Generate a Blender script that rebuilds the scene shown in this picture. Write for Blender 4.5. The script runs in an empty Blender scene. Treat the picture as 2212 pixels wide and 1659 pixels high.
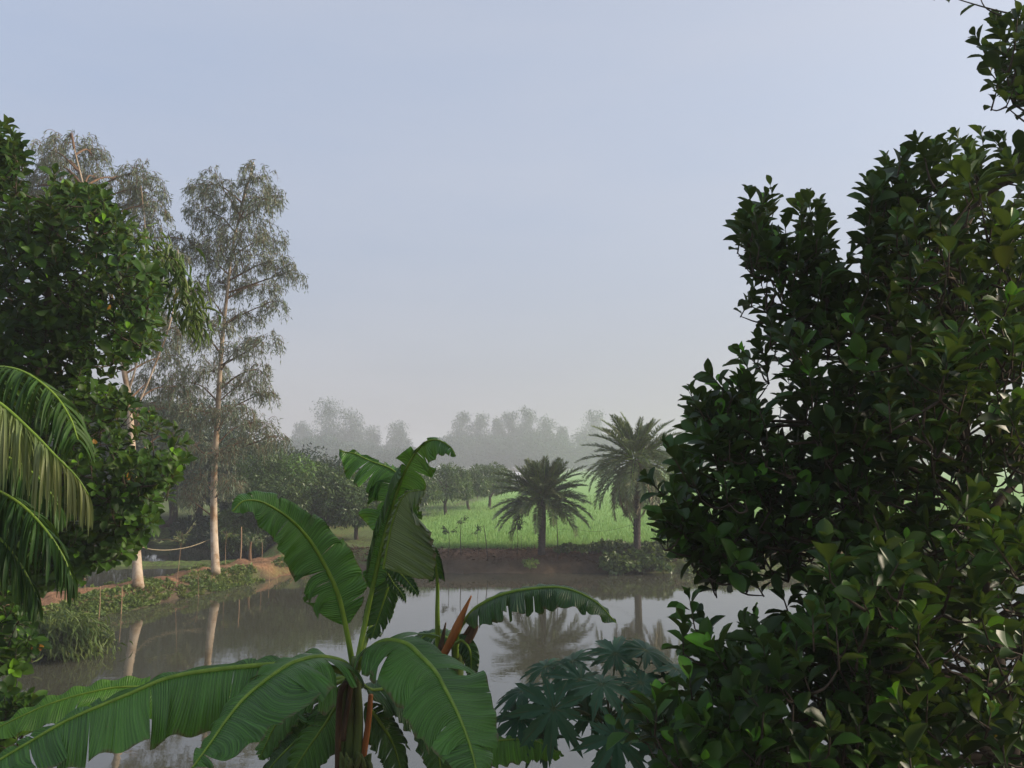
import bpy, math, random
import numpy as np
from mathutils import noise as mnoise, Vector

SC = bpy.context.scene
COL = SC.collection
R = math.radians

# ------------------------------------------------------------------ camera
FPX = 1661.0            # focal length for a 2212 px wide picture
PITCH = R(5.84)
CAMZ = 5.0
cam_d = bpy.data.cameras.new('camera'); cam = bpy.data.objects.new('camera', cam_d); COL.objects.link(cam)
cam.location = (0, 0, CAMZ); cam.rotation_euler = (R(90) + PITCH, 0, 0)
cam_d.sensor_width = 36; cam_d.lens = 36 * FPX / 2212; cam_d.clip_start = .05; cam_d.clip_end = 5000
SC.camera = cam

def P(u, v, d):
    """world point seen at (u,v) of the 2212x1659 picture at forward depth d"""
    a = (u - 1106) / FPX * d; b = -(v - 829.5) / FPX * d
    return np.array([a, d * math.cos(PITCH) - b * math.sin(PITCH), CAMZ + d * math.sin(PITCH) + b * math.cos(PITCH)])

def PG(u, v, z):
    """world point seen at (u,v) on the level z"""
    q = P(u, v, 1.0) - np.array([0, 0, CAMZ]); t = (z - CAMZ) / q[2]
    return np.array([q[0] * t, q[1] * t, z])

def vec(*a): return np.array(a, float)
def nrm(a):
    a = np.asarray(a, float); n = np.linalg.norm(a, axis=-1, keepdims=True); return a / np.maximum(n, 1e-9)
UP = vec(0, 0, 1)

# ------------------------------------------------------------------ mesh helpers
class Geo:
    def __init__(s): s.V = []; s.F = []; s.L = []; s.n = 0
    def add(s, V, F, lc=None):
        V = np.asarray(V, float).reshape(-1, 3)
        for f in (F if isinstance(F, list) else [F]):
            s.F.append(np.asarray(f, int) + s.n)
        s.V.append(V); s.L.append(np.zeros((len(V), 3)) if lc is None else np.asarray(lc, float).reshape(-1, 3)); s.n += len(V)
    def build(s, name, mat, parent=None, origin=(0, 0, 0), smooth=True):
        V = np.concatenate(s.V) - np.asarray(origin, float); L = np.concatenate(s.L)
        me = bpy.data.meshes.new(name)
        me.vertices.add(len(V)); me.vertices.foreach_set('co', V.astype(np.float32).ravel())
        flat = np.concatenate([f.ravel() for f in s.F]); tot = np.concatenate([np.full(len(f), f.shape[1]) for f in s.F])
        start = np.concatenate([[0], np.cumsum(tot)[:-1]])
        me.loops.add(len(flat)); me.loops.foreach_set('vertex_index', flat.astype(np.int32))
        me.polygons.add(len(tot)); me.polygons.foreach_set('loop_start', start.astype(np.int32)); me.polygons.foreach_set('loop_total', tot.astype(np.int32))
        me.polygons.foreach_set('use_smooth', np.full(len(tot), smooth))
        at = me.attributes.new('lc', 'FLOAT_VECTOR', 'POINT'); at.data.foreach_set('vector', L.astype(np.float32).ravel())
        me.update(calc_edges=True); me.validate()
        me.materials.append(mat)
        o = bpy.data.objects.new(name, me); COL.objects.link(o); o.location = origin
        if parent is not None:
            o.parent = parent; w = np.zeros(3); q = parent
            while q is not None: w = w + np.asarray(q.location); q = q.parent
            o.location = np.asarray(origin, float) - w
        return o

def tag(o, label=None, cat=None, group=None, kind=None):
    for k, v in (('label', label), ('category', cat), ('group', group), ('kind', kind)):
        if v: o[k] = v
    return o
def thing(name, loc, label, cat, group=None):
    o = bpy.data.objects.new(name, None); COL.objects.link(o); o.location = tuple(loc); o.empty_display_size = .2
    return tag(o, label, cat, group)
def copy_tree(o, parent=None):
    c = o.copy(); COL.objects.link(c); c.parent = parent
    for ch in list(o.children): copy_tree(ch, c)
    return c

def spline(pts, n):
    p = np.asarray(pts, float); k = len(p)
    if k == 2: return p[0] + np.linspace(0, 1, n)[:, None] * (p[1] - p[0])
    q = np.concatenate([[2 * p[0] - p[1]], p, [2 * p[-1] - p[-2]]])
    m = 24; out = []
    for i in range(k - 1):
        t = np.linspace(0, 1, m, endpoint=False)[:, None]; a, b, c, d = q[i:i + 4]
        out.append(.5 * ((2 * b) + (-a + c) * t + (2 * a - 5 * b + 4 * c - d) * t ** 2 + (-a + 3 * b - 3 * c + d) * t ** 3))
    out = np.concatenate(out + [p[-1:]])
    s = np.concatenate([[0], np.cumsum(np.linalg.norm(np.diff(out, axis=0), axis=1))])
    x = np.linspace(0, s[-1], n)
    return np.stack([np.interp(x, s, out[:, j]) for j in range(3)], 1)

def tube(g, pts, rad, seg=7, tint=0., squash=None):
    p = np.asarray(pts, float); n = len(p); rad = np.broadcast_to(np.asarray(rad, float), (n,))
    T = nrm(np.gradient(p, axis=0))
    a = np.cross(T[0], vec(.31, .17, .93)); a = nrm(a); ph = np.linspace(0, 2 * np.pi, seg, endpoint=False)
    V = np.zeros((n, seg, 3)); L = np.zeros((n, seg, 3)); s = np.concatenate([[0], np.cumsum(np.linalg.norm(np.diff(p, axis=0), axis=1))])
    for i in range(n):
        a = nrm(a - T[i] * np.dot(a, T[i])); b = np.cross(T[i], a)
        V[i] = p[i] + rad[i] * (np.cos(ph)[:, None] * a + np.sin(ph)[:, None] * b)
        L[i, :, 0] = ph; L[i, :, 1] = s[i]; L[i, :, 2] = tint
    i, j = np.meshgrid(np.arange(n - 1), np.arange(seg), indexing='ij'); j2 = (j + 1) % seg
    F = np.stack([i * seg + j, i * seg + j2, (i + 1) * seg + j2, (i + 1) * seg + j], -1).reshape(-1, 4)
    V = V.reshape(-1, 3); L = L.reshape(-1, 3)
    cap = [np.array([[n * seg, (k + 1) % seg, k] for k in range(seg)]), np.array([[n * seg + 1, (n - 1) * seg + k, (n - 1) * seg + (k + 1) % seg] for k in range(seg)])]
    V = np.concatenate([V, p[:1], p[-1:]]); L = np.concatenate([L, L[:1], L[-1:]])
    g.add(V, [F] + cap, L)

# leaf templates: x across (-.5..+.5 of the width), y along, z normal
def tmpl(ys, hw, fold=.1, curl=-.22, cols=3):
    V = []; L = []; F = []
    for y, h in zip(ys, hw):
        for c in (-1, 0, 1):
            V.append((c * h, y, fold * abs(c) * h * 2 + curl * y * y)); L.append((c, y))
    for i in range(len(ys) - 1):
        for c in (0, 1):
            a = i * 3 + c; F.append((a, a + 1, a + 4, a + 3))
    return np.array(V, float), np.array(F), np.array(L, float)
T_JACK = tmpl([0, .1, .3, .55, .78, .92, 1], [.03, .05, .3, .5, .46, .24, .01], .16, -.2)
T_STRIP = tmpl([0, .25, .6, 1], [.12, .5, .4, .02], .15, -.3)
T_DIAM = (np.array([(0, 0, 0), (.5, .4, .06), (0, 1, -.12), (-.5, .4, .06)], float), np.array([(0, 1, 2, 3)]), np.array([(0, 0), (1, .4), (0, 1), (-1, .4)], float))
T_BROAD = tmpl([0, .3, .7, 1], [.05, .5, .42, .02], .12, -.25)

def leaves(g, T, pos, dr, nm, size, wid, tint):
    V0, F0, L0 = T; n = len(pos); m = len(V0)
    dr = nrm(dr); sd = nrm(np.cross(dr, nm)); nn = np.cross(sd, dr)
    size = np.broadcast_to(np.asarray(size, float), (n,)); wid = np.broadcast_to(np.asarray(wid, float), (n,)); tint = np.broadcast_to(np.asarray(tint, float), (n,))
    V = pos[:, None, :] + size[:, None, None] * (V0[None, :, 1, None] * dr[:, None, :] + V0[None, :, 0, None] * (wid[:, None, None] * sd[:, None, :]) + V0[None, :, 2, None] * nn[:, None, :])
    L = np.zeros((n, m, 3)); L[:, :, :2] = L0[None]; L[:, :, 2] = tint[:, None]
    F = (F0[None] + (np.arange(n) * m)[:, None, None]).reshape(-1, F0.shape[1])
    g.add(V.reshape(-1, 3), F, L.reshape(-1, 3))

def rand_dirs(rng, n):
    return nrm(rng.normal(size=(n, 3)))

def nz(p, s, off=0.):
    return mnoise.noise(Vector((p[0] * s + off, p[1] * s + off * .7, p[2] * s - off)))

# ------------------------------------------------------------------ materials
def mat(name):
    m = bpy.data.materials.new(name); m.use_nodes = True; nt = m.node_tree
    b = nt.nodes['Principled BSDF']
    return m, nt, b
def N(nt, t, **k):
    n = nt.nodes.new(t)
    for a, v in k.items():
        if a.startswith('i_'): n.inputs[a[2:].replace('_', ' ')].default_value = v
        else: setattr(n, a, v)
    return n
def mixc(nt, fac, a, b, blend='MIX'):
    n = nt.nodes.new('ShaderNodeMix'); n.data_type = 'RGBA'; n.blend_type = blend
    for i, x in ((0, fac), (6, a), (7, b)):
        if hasattr(x, 'is_linked'): nt.links.new(x, n.inputs[i])
        elif i == 0: n.inputs[0].default_value = x
        else: n.inputs[i].default_value = (*x, 1)
    return n.outputs[2]
def maprange(nt, src, a, b, c=0., d=1.):
    n = nt.nodes.new('ShaderNodeMapRange'); nt.links.new(src, n.inputs[0])
    for i, x in zip((1, 2, 3, 4), (a, b, c, d)): n.inputs[i].default_value = x
    return n.outputs[0]
def math_(nt, op, a, b=None):
    n = nt.nodes.new('ShaderNodeMath'); n.operation = op
    for i, x in ((0, a), (1, b)):
        if x is None: continue
        if hasattr(x, 'is_linked'): nt.links.new(x, n.inputs[i])
        else: n.inputs[i].default_value = x
    return n.outputs[0]
def noise_(nt, scale, detail=3, vec_=None, rough=.5):
    n = N(nt, 'ShaderNodeTexNoise'); n.inputs['Scale'].default_value = scale; n.inputs['Detail'].default_value = detail; n.inputs['Roughness'].default_value = rough
    if vec_ is not None: nt.links.new(vec_, n.inputs['Vector'])
    return n.outputs['Fac']
def objco(nt): return N(nt, 'ShaderNodeTexCoord').outputs['Object']

def leaf_mat(name, dark, light, new=None, newat=.9, under=None, rough=.42, trans=.25, tcol=None, spec=.4, vein=0., veincol=(.12, .2, .03), odd=None, oddat=.997, fold_bump=0.):
    m, nt, b = mat(name)
    at = N(nt, 'ShaderNodeAttribute', attribute_name='lc'); sep = N(nt, 'ShaderNodeSeparateXYZ'); nt.links.new(at.outputs['Vector'], sep.inputs[0])
    tint = sep.outputs[2]
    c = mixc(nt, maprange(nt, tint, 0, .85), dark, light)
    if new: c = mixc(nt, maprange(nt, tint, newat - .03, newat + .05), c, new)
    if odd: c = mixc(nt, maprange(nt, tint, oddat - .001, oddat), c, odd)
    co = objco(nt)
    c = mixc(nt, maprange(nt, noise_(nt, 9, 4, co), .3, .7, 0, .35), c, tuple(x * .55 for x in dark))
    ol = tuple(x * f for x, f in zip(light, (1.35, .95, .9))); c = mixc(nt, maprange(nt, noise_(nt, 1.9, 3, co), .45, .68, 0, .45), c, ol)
    if vein:
        av = math_(nt, 'ABSOLUTE', sep.outputs[0])
        c = mixc(nt, maprange(nt, av, .02, .12, vein, 0), c, veincol)
        # side veins
        w = math_(nt, 'SINE', math_(nt, 'MULTIPLY', math_(nt, 'SUBTRACT', sep.outputs[1], math_(nt, 'MULTIPLY', av, .22)), 50.))
        c = mixc(nt, maprange(nt, w, .8, 1, 0, vein * .35), c, veincol)
    if under:
        ge = N(nt, 'ShaderNodeNewGeometry'); c = mixc(nt, math_(nt, 'MULTIPLY', ge.outputs['Backfacing'], .8), c, under)
    nt.links.new(c, b.inputs['Base Color']); b.inputs['Roughness'].default_value = rough; b.inputs['Specular IOR Level'].default_value = spec
    if fold_bump:
        bp = N(nt, 'ShaderNodeBump'); bp.inputs['Strength'].default_value = fold_bump; bp.inputs['Distance'].default_value = .01
        nt.links.new(noise_(nt, 40, 2, co), bp.inputs['Height']); nt.links.new(bp.outputs[0], b.inputs['Normal'])
    tr = N(nt, 'ShaderNodeBsdfTranslucent'); 
    if tcol: tc = mixc(nt, .6, c, tcol)
    else: tc = mixc(nt, .35, c, (.25, .35, .03))
    nt.links.new(tc, tr.inputs['Color'])
    mx = N(nt, 'ShaderNodeMixShader'); mx.inputs[0].default_value = trans
    nt.links.new(b.outputs[0], mx.inputs[1]); nt.links.new(tr.outputs[0], mx.inputs[2])
    nt.links.new(mx.outputs[0], nt.nodes['Material Output'].inputs['Surface'])
    return m

def bark_mat(name, a, b_, scale=6, rough=.85, stretch=(1, 1, .15), bump=.5, c3=None, s3=1.2):
    m, nt, b = mat(name); mp = N(nt, 'ShaderNodeMapping'); mp.inputs['Scale'].default_value = stretch; nt.links.new(objco(nt), mp.inputs[0])
    f = noise_(nt, scale, 5, mp.outputs[0], .6); c = mixc(nt, maprange(nt, f, .32, .68), a, b_)
    if c3: c = mixc(nt, maprange(nt, noise_(nt, s3, 4, objco(nt), .65), .48, .64), c, c3)
    nt.links.new(c, b.inputs['Base Color']); b.inputs['Roughness'].default_value = rough; b.inputs['Specular IOR Level'].default_value = .2
    bp = N(nt, 'ShaderNodeBump'); bp.inputs['Strength'].default_value = bump; bp.inputs['Distance'].default_value = .03; nt.links.new(f, bp.inputs['Height']); nt.links.new(bp.outputs[0], b.inputs['Normal'])
    return m

M = {}
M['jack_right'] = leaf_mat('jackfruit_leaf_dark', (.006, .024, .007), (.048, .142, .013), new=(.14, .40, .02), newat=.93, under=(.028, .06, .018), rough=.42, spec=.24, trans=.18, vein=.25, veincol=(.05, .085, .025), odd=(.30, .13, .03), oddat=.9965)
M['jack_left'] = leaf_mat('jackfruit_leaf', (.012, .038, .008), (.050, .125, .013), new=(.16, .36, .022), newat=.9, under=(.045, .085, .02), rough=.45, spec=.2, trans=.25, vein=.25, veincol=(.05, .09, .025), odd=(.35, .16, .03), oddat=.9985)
M['euc'] = leaf_mat('eucalyptus_leaf', (.08, .122, .072), (.158, .215, .13), new=(.19, .19, .07), newat=.97, rough=.5, trans=.25, tcol=(.2, .2, .08))
M['mango'] = leaf_mat('mango_leaf', (.034, .078, .022), (.085, .16, .038), new=(.11, .25, .03), newat=.86, rough=.45, trans=.2, odd=(.5, .22, .03), oddat=.9993)
M['wood'] = leaf_mat('wood_leaf', (.014, .036, .02), (.032, .066, .032), rough=.55, trans=.15)
M['far'] = leaf_mat('far_tree_leaf', (.02, .058, .042), (.036, .088, .06), rough=.7, trans=.15)
M['date'] = leaf_mat('date_palm_leaflet', (.075, .12, .045), (.17, .22, .085), new=(.30, .24, .04), newat=.985, rough=.45, trans=.15)
M['date_old'] = leaf_mat('old_date_palm_leaflet', (.10, .10, .05), (.19, .175, .09), new=(.32, .22, .04), newat=.97, rough=.55, trans=.15)
M['coco'] = leaf_mat('coconut_leaflet', (.016, .05, .012), (.045, .115, .018), rough=.5, spec=.2, trans=.22)
M['coco_pale'] = leaf_mat('coconut_leaflet_underside', (.12, .18, .055), (.21, .28, .09), rough=.45, trans=.25)
M['bamboo'] = leaf_mat('bamboo_leaf', (.06, .12, .025), (.13, .22, .045), new=(.35, .20, .04), newat=.99, rough=.45, trans=.3)
M['shrub'] = leaf_mat('shrub_leaf', (.045, .085, .02), (.11, .18, .04), rough=.5, trans=.3)
M['papaya'] = leaf_mat('papaya_leaf', (.016, .066, .034), (.036, .112, .055), rough=.5, trans=.15, under=(.03, .07, .035), spec=.2)
M['rice'] = leaf_mat('rice_blade', (.155, .31, .075), (.23, .41, .12), rough=.6, trans=.35)
M['weed'] = leaf_mat('bank_weed', (.075, .135, .03), (.17, .25, .055), rough=.55, trans=.25)
M['creeper'] = leaf_mat('creeper_leaf', (.035, .075, .02), (.10, .17, .04), rough=.45, trans=.25)
M['sapling'] = leaf_mat('sapling_leaf', (.10, .14, .06), (.2, .24, .12), rough=.5, trans=.25)
M['gum_bark'] = bark_mat('eucalyptus_bark', (.34, .27, .19), (.47, .39, .30), 3, .8, (1, 1, .25), .3, (.22, .14, .075), 1.5)
M['bark'] = bark_mat('dark_bark', (.045, .035, .025), (.09, .07, .05), 8)
M['bark_brown'] = bark_mat('brown_bark', (.10, .06, .035), (.18, .11, .06), 8)
M['date_bark'] = bark_mat('date_palm_bark', (.03, .026, .022), (.085, .07, .058), 9, .9, (1, 1, .8), 1.)
M['stake'] = bark_mat('bamboo_stake', (.22, .14, .08), (.36, .25, .15), 10)
M['post'] = bark_mat('dark_post', (.04, .035, .03), (.08, .07, .055), 12)
M['rope'] = bark_mat('rope_fibre', (.2, .17, .10), (.34, .29, .19), 30)
M['twig'] = bark_mat('twig_bark', (.05, .045, .03), (.10, .085, .055), 14)
M['petiole'] = bark_mat('green_stalk', (.11, .19, .02), (.19, .29, .04), 14, .45, (1, 1, .3), .1)
M['papaya_stalk'] = bark_mat('papaya_stalk', (.05, .08, .03), (.09, .12, .05), 14, .5, (1, 1, .3), .1)
M['pseudostem'] = bark_mat('banana_sheath', (.055, .095, .022), (.13, .18, .05), 7, .55, (1.6, 1.6, .18), .4, (.075, .07, .028), 2.0)
M['dry'] = bark_mat('dry_banana_sheath', (.26, .09, .025), (.42, .17, .05), 9, .7, (1, 1, .15), .5)
M['dry_dark'] = bark_mat('withered_banana_leaf', (.05, .035, .02), (.12, .075, .04), 9, .8, (1, 1, .3), .5)
M['fruit'] = bark_mat('papaya_fruit', (.02, .035, .015), (.03, .05, .02), 5, .5, (1, 1, 1), .05)
M['roof'] = bark_mat('tin_roof', (.55, .56, .58), (.68, .68, .7), 2, .4, (1, 1, 1), .02)
M['wall'] = bark_mat('shed_wall', (.30, .27, .24), (.38, .35, .31), 2, .8, (1, 1, 1), .02)

def banana_mat(name, dark, light, under):
    m, nt, b = mat(name)
    at = N(nt, 'ShaderNodeAttribute', attribute_name='lc'); sep = N(nt, 'ShaderNodeSeparateXYZ'); nt.links.new(at.outputs['Vector'], sep.inputs[0])
    u, v, t = sep.outputs; co = objco(nt)
    c = mixc(nt, t, dark, light)
    c = mixc(nt, maprange(nt, noise_(nt, 3.5, 4, co), .35, .7, 0, .45), c, tuple(x * .6 for x in dark))
    cb = N(nt, 'ShaderNodeCombineXYZ'); nt.links.new(math_(nt, 'MULTIPLY', u, .35), cb.inputs[0]); nt.links.new(math_(nt, 'MULTIPLY', v, 70.), cb.inputs[1]); nt.links.new(t, cb.inputs[2])
    st = noise_(nt, 1.6, 2, cb.outputs[0])
    c = mixc(nt, maprange(nt, st, .42, .72, 0, .6), c, tuple(min(1, x * 1.7) for x in light))
    ge = N(nt, 'ShaderNodeNewGeometry'); c = mixc(nt, math_(nt, 'MULTIPLY', ge.outputs['Backfacing'], .85), c, under)
    # brown torn edges and small spots
    au = math_(nt, 'ABSOLUTE', u)
    e = math_(nt, 'ADD', au, math_(nt, 'MULTIPLY', noise_(nt, 14, 4, co), .35))
    c = mixc(nt, maprange(nt, e, 1.12, 1.2, 0, .85), c, (.10, .065, .03))
    c = mixc(nt, maprange(nt, noise_(nt, 22, 3, co, .7), .70, .76, 0, .6), c, (.14, .10, .04))
    nt.links.new(c, b.inputs['Base Color']); b.inputs['Roughness'].default_value = .4; b.inputs['Specular IOR Level'].default_value = .45
    w = math_(nt, 'SINE', math_(nt, 'MULTIPLY', v, 420.))
    h = math_(nt, 'ADD', math_(nt, 'MULTIPLY', w, .5), math_(nt, 'MULTIPLY', st, 2.))
    bp = N(nt, 'ShaderNodeBump'); bp.inputs['Strength'].default_value = .6; bp.inputs['Distance'].default_value = .008; nt.links.new(h, bp.inputs['Height']); nt.links.new(bp.outputs[0], b.inputs['Normal'])
    tr = N(nt, 'ShaderNodeBsdfTranslucent'); nt.links.new(mixc(nt, .5, c, (.16, .30, .02)), tr.inputs['Color'])
    mx = N(nt, 'ShaderNodeMixShader'); mx.inputs[0].default_value = .25
    nt.links.new(b.outputs[0], mx.inputs[1]); nt.links.new(tr.outputs[0], mx.inputs[2]); nt.links.new(mx.outputs[0], nt.nodes['Material Output'].inputs['Surface'])
    return m
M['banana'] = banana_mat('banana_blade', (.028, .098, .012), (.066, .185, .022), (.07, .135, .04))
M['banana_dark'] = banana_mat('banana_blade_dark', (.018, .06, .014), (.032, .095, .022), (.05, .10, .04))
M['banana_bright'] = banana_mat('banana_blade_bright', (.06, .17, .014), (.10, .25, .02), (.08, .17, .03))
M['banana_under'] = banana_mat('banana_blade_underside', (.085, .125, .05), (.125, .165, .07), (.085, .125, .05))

# ------------------------------------------------------------------ ground
def sstep(a, b, x):
    t = np.clip((x - a) / (b - a), 0, 1); return t * t * (3 - 2 * t)
XW_Y = [-10, 15, 21, 25.4, 28.2, 30.7, 33.3, 35.5, 60]
XW_X = [-26, -17.2, -14.6, -13.6, -12.7, -11.6, -10.6, -9.9, -8]
def wob(x, y, s, o=0.):
    return np.sin(x * s * 1.3 + o) * np.cos(y * s * .9 + o * 2.1) * .6 + np.sin(x * s * 2.9 + y * s * 2.3 + o) * .3 + np.sin(y * s * 5.1 - x * s * 4.3 + o * 3) * .15
def height(x, y):
    xw = np.interp(y, XW_Y, XW_X) + .25 * wob(x * 0, y, .9, 1.)
    s = xw - x
    # pond bed, the near bank, the far bank
    h = np.full_like(x, -1.)
    near = 1.0 - 2.0 * sstep(8.3, 11.0, y + .4 * wob(x, y, .7))
    yf = 35.7 + .25 * wob(x, y * 0, .5, 2.) + .10 * wob(x, y * 0, 2.3, 1.) + .02 * np.abs(x)
    far = -1. + 1.0 * sstep(-1.2, 0, y - yf) + .88 * sstep(-.1, 1.55, y - yf + .2 * wob(x, y, 2.6, .4)) + .04 * wob(x, y, .35)
    left_edge = 1.0 + .28 * np.maximum(0, y - 36)
    far = far * (1 - sstep(left_edge, left_edge + 2.2, s)) + (-.6) * sstep(left_edge, left_edge + 2.2, s)
    dyke = -1 + sstep(-1.3, 0, s) + .62 * sstep(0, .8, s) + .10 * wob(x, y, 1.7) * sstep(.2, 1, s) - 1.2 * sstep(2.0, 3.6, s)
    h = np.maximum(np.maximum(h, near), np.maximum(far, dyke))
    strip = (-.6 + .78 * np.exp(-((y - 38.4 - .12 * (x + 18)) / .8) ** 2)) * (s > 2.5) - 1. * (s <= 2.5)
    h = np.maximum(h, strip)
    back = (-1. + 1.9 * sstep(45.5, 50, y + .8 * wob(x, y, .25))) * (s > 0) - 2 * (s <= 0)
    h = np.maximum(h, back)
    right = -1. + 2. * sstep(24, 27, x + .3 * wob(x, y, .6)); h = np.maximum(h, right)
    lft = -1. + 2. * sstep(-46, -52, x); h = np.maximum(h, np.where(y > 18, lft, -1))
    return h
def hz(x, y): return float(height(np.array([float(x)]), np.array([float(y)]))[0])

gx = np.concatenate([np.linspace(-420, -60, 25)[:-1], np.linspace(-60, -22, 96)[:-1], np.arange(-22, 14, .14), np.linspace(14, 60, 110), np.linspace(60, 420, 25)[1:]])
gy = np.concatenate([np.linspace(-60, 5, 14)[:-1], np.linspace(5, 19, 60)[:-1], np.arange(19, 40, .14), np.linspace(40, 60, 70), np.linspace(60, 640, 60)[1:]])
X, Y = np.meshgrid(gx, gy, indexing='xy'); Z = height(X, Y)
fine = (Z > -.3) & (Y > 19) & (Y < 42)
bumpy = .05 * wob(X, Y, 4.1, .3) + .03 * wob(X, Y, 9.7, 1.3)
Z = Z + np.where(fine, bumpy, 0)
g = Geo(); ny, nx = X.shape
ii, jj = np.meshgrid(np.arange(ny - 1), np.arange(nx - 1), indexing='ij')
F = np.stack([ii * nx + jj, ii * nx + jj + 1, (ii + 1) * nx + jj + 1, (ii + 1) * nx + jj], -1).reshape(-1, 4)
# zones: x rice, y grass, z red soil
sY = np.interp(Y, XW_Y, XW_X) - X
rice = sstep(37.3, 37.9, Y + .3 * wob(X, Y, 1.1)) * sstep(1.5, -.5, sY + .1 * (Y - 36) - 0) * (Z > .6)
rice *= 1 - sstep(-6.4, -7.2, X + .12 * np.maximum(0, Y - 60)) * sstep(60, 50, Y)
grass = np.clip(.5 + .9 * wob(X, Y, .8, 5.), 0, 1) * (sY > -.3) * (Z > .02) * sstep(.75, .1, Z) + (Y > 46) * (X < -8) * .1
grass = np.maximum(grass, (sY > -1.) * (Y > 36.5) * .75 * np.clip(.6 + wob(X, Y, .5, 1.), 0, 1) + (X < -8) * (Y > 36.8) * .6)
grass = np.maximum(grass, (X < -5.5) * (Y > 36.4) * (sY < 2) * .8)
grass = np.maximum(grass, sstep(5, 7, X) * (Y > 35) * (Y < 37.3) * .7)
red = (sY > .2) * (sY < 3) * sstep(.35, .6, Z) * .9 + sstep(.35, .75, Z) * (Y > 35) * (Y < 38) * .55 * (sY < 1) + sstep(33.5, 34.5, Y) * (sY > -.4) * (sY < 2) * (Y < 36.5)
lc = np.stack([np.clip(rice, 0, 1), np.clip(grass, 0, 1), np.clip(red, 0, 1)], -1)
g.add(np.stack([X, Y, Z], -1), F, lc)
m, nt, b = mat('earth_and_field')
at = N(nt, 'ShaderNodeAttribute', attribute_name='lc'); sep = N(nt, 'ShaderNodeSeparateXYZ'); nt.links.new(at.outputs['Vector'], sep.inputs[0]); co = objco(nt)
n1 = noise_(nt, 1.3, 6, co, .65); n2 = noise_(nt, 7, 5, co, .7); n3 = noise_(nt, .09, 4, co, .6)
c = mixc(nt, maprange(nt, n1, .35, .65), (.06, .044, .029), (.115, .086, .058))
c = mixc(nt, maprange(nt, n2, .55, .75, 0, .5), c, (.05, .065, .025))
redc = mixc(nt, maprange(nt, n2, .4, .6), (.19, .095, .05), (.32, .18, .10))
c = mixc(nt, math_(nt, 'MULTIPLY', sep.outputs[2], maprange(nt, n1, .3, .55, .35, 1)), c, redc)
gr = mixc(nt, maprange(nt, n2, .35, .65), (.065, .11, .028), (.13, .185, .05))
c = mixc(nt, math_(nt, 'MULTIPLY', sep.outputs[1], maprange(nt, n2, .35, .5)), c, gr)
mp = N(nt, 'ShaderNodeMapping'); mp.inputs['Scale'].default_value = (1.6, .5, 1); nt.links.new(co, mp.inputs[0])
rc = mixc(nt, maprange(nt, noise_(nt, 3, 5, mp.outputs[0], .7), .3, .7), (.16, .32, .08), (.23, .40, .12))
rc = mixc(nt, maprange(nt, n3, .35, .65, 0, .6), rc, (.23, .39, .10))
c = mixc(nt, sep.outputs[0], c, rc)
nt.links.new(c, b.inputs['Base Color']); b.inputs['Roughness'].default_value = .95; b.inputs['Specular IOR Level'].default_value = .15
bp = N(nt, 'ShaderNodeBump'); bp.inputs['Strength'].default_value = .8; bp.inputs['Distance'].default_value = .08; nt.links.new(n2, bp.inputs['Height']); nt.links.new(bp.outputs[0], b.inputs['Normal'])
o = g.build('ground', m); tag(o, 'earth banks and flat green field round the pond', 'ground', kind='structure')

# ------------------------------------------------------------------ water
m, nt, b = mat('muddy_water')
b.inputs['Base Color'].default_value = (.06, .06, .042, 1); b.inputs['Roughness'].default_value = .025; b.inputs['IOR'].default_value = 1.9; b.inputs['Specular IOR Level'].default_value = .75
co = objco(nt)
mp = N(nt, 'ShaderNodeMapping'); mp.inputs['Scale'].default_value = (1, 1.6, 1); nt.links.new(co, mp.inputs[0])
h = math_(nt, 'ADD', math_(nt, 'MULTIPLY', noise_(nt, 3.5, 3, mp.outputs[0]), .35), math_(nt, 'MULTIPLY', noise_(nt, .8, 2, mp.outputs[0]), .6))
bp = N(nt, 'ShaderNodeBump'); bp.inputs['Strength'].default_value = .07; bp.inputs['Distance'].default_value = .05; nt.links.new(h, bp.inputs['Height']); nt.links.new(bp.outputs[0], b.inputs['Normal'])
g = Geo(); g.add([(-58, 7, 0), (30, 7, 0), (30, 50, 0), (-58, 50, 0)], np.array([(0, 1, 2, 3)]))
tag(g.build('pond_water', m), 'still muddy brown pond mirroring the pale sky', 'water', kind='structure')

# ------------------------------------------------------------------ leafy shoots for the broad-leaved trees
def in_poly(u, v, poly):
    p = np.asarray(poly, float); x, y = p[:, 0], p[:, 1]; x2, y2 = np.roll(x, -1), np.roll(y, -1)
    c = np.zeros(len(u), bool)
    for a, b_, c_, d in zip(x, y, x2, y2):
        cond = ((b_ > v) != (d > v)) & (u < (c_ - a) * (v - b_) / (d - b_ + 1e-9) + a); c ^= cond
    return c

def shoot_points(rng, poly, n, d0, d1, gap=.11, hole=-.28, hs=1.6):
    p = np.asarray(poly, float); lo, hi = p.min(0), p.max(0); out = []; cells = {}
    tries = 0
    while len(out) < n and tries < n * 40:
        k = 400; u = rng.uniform(lo[0], hi[0], k); v = rng.uniform(lo[1], hi[1], k); ok = in_poly(u, v, poly)
        for a, b_ in zip(u[ok], v[ok]):
            d = rng.uniform(d0, d1); q = P(a, b_, d)
            if nz(q, hs, 3.) < hole: continue
            key = tuple(np.floor(q / gap).astype(int))
            if key in cells: continue
            cells[key] = 1; out.append(q)
            if len(out) >= n: break
        tries += k
    return np.array(out)

def shoot_axes(rng, pts, centre, outw, upw, rnd=.45):
    return nrm(outw * nrm(pts - centre) + upw * UP + rnd * rng.normal(size=pts.shape))

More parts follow.
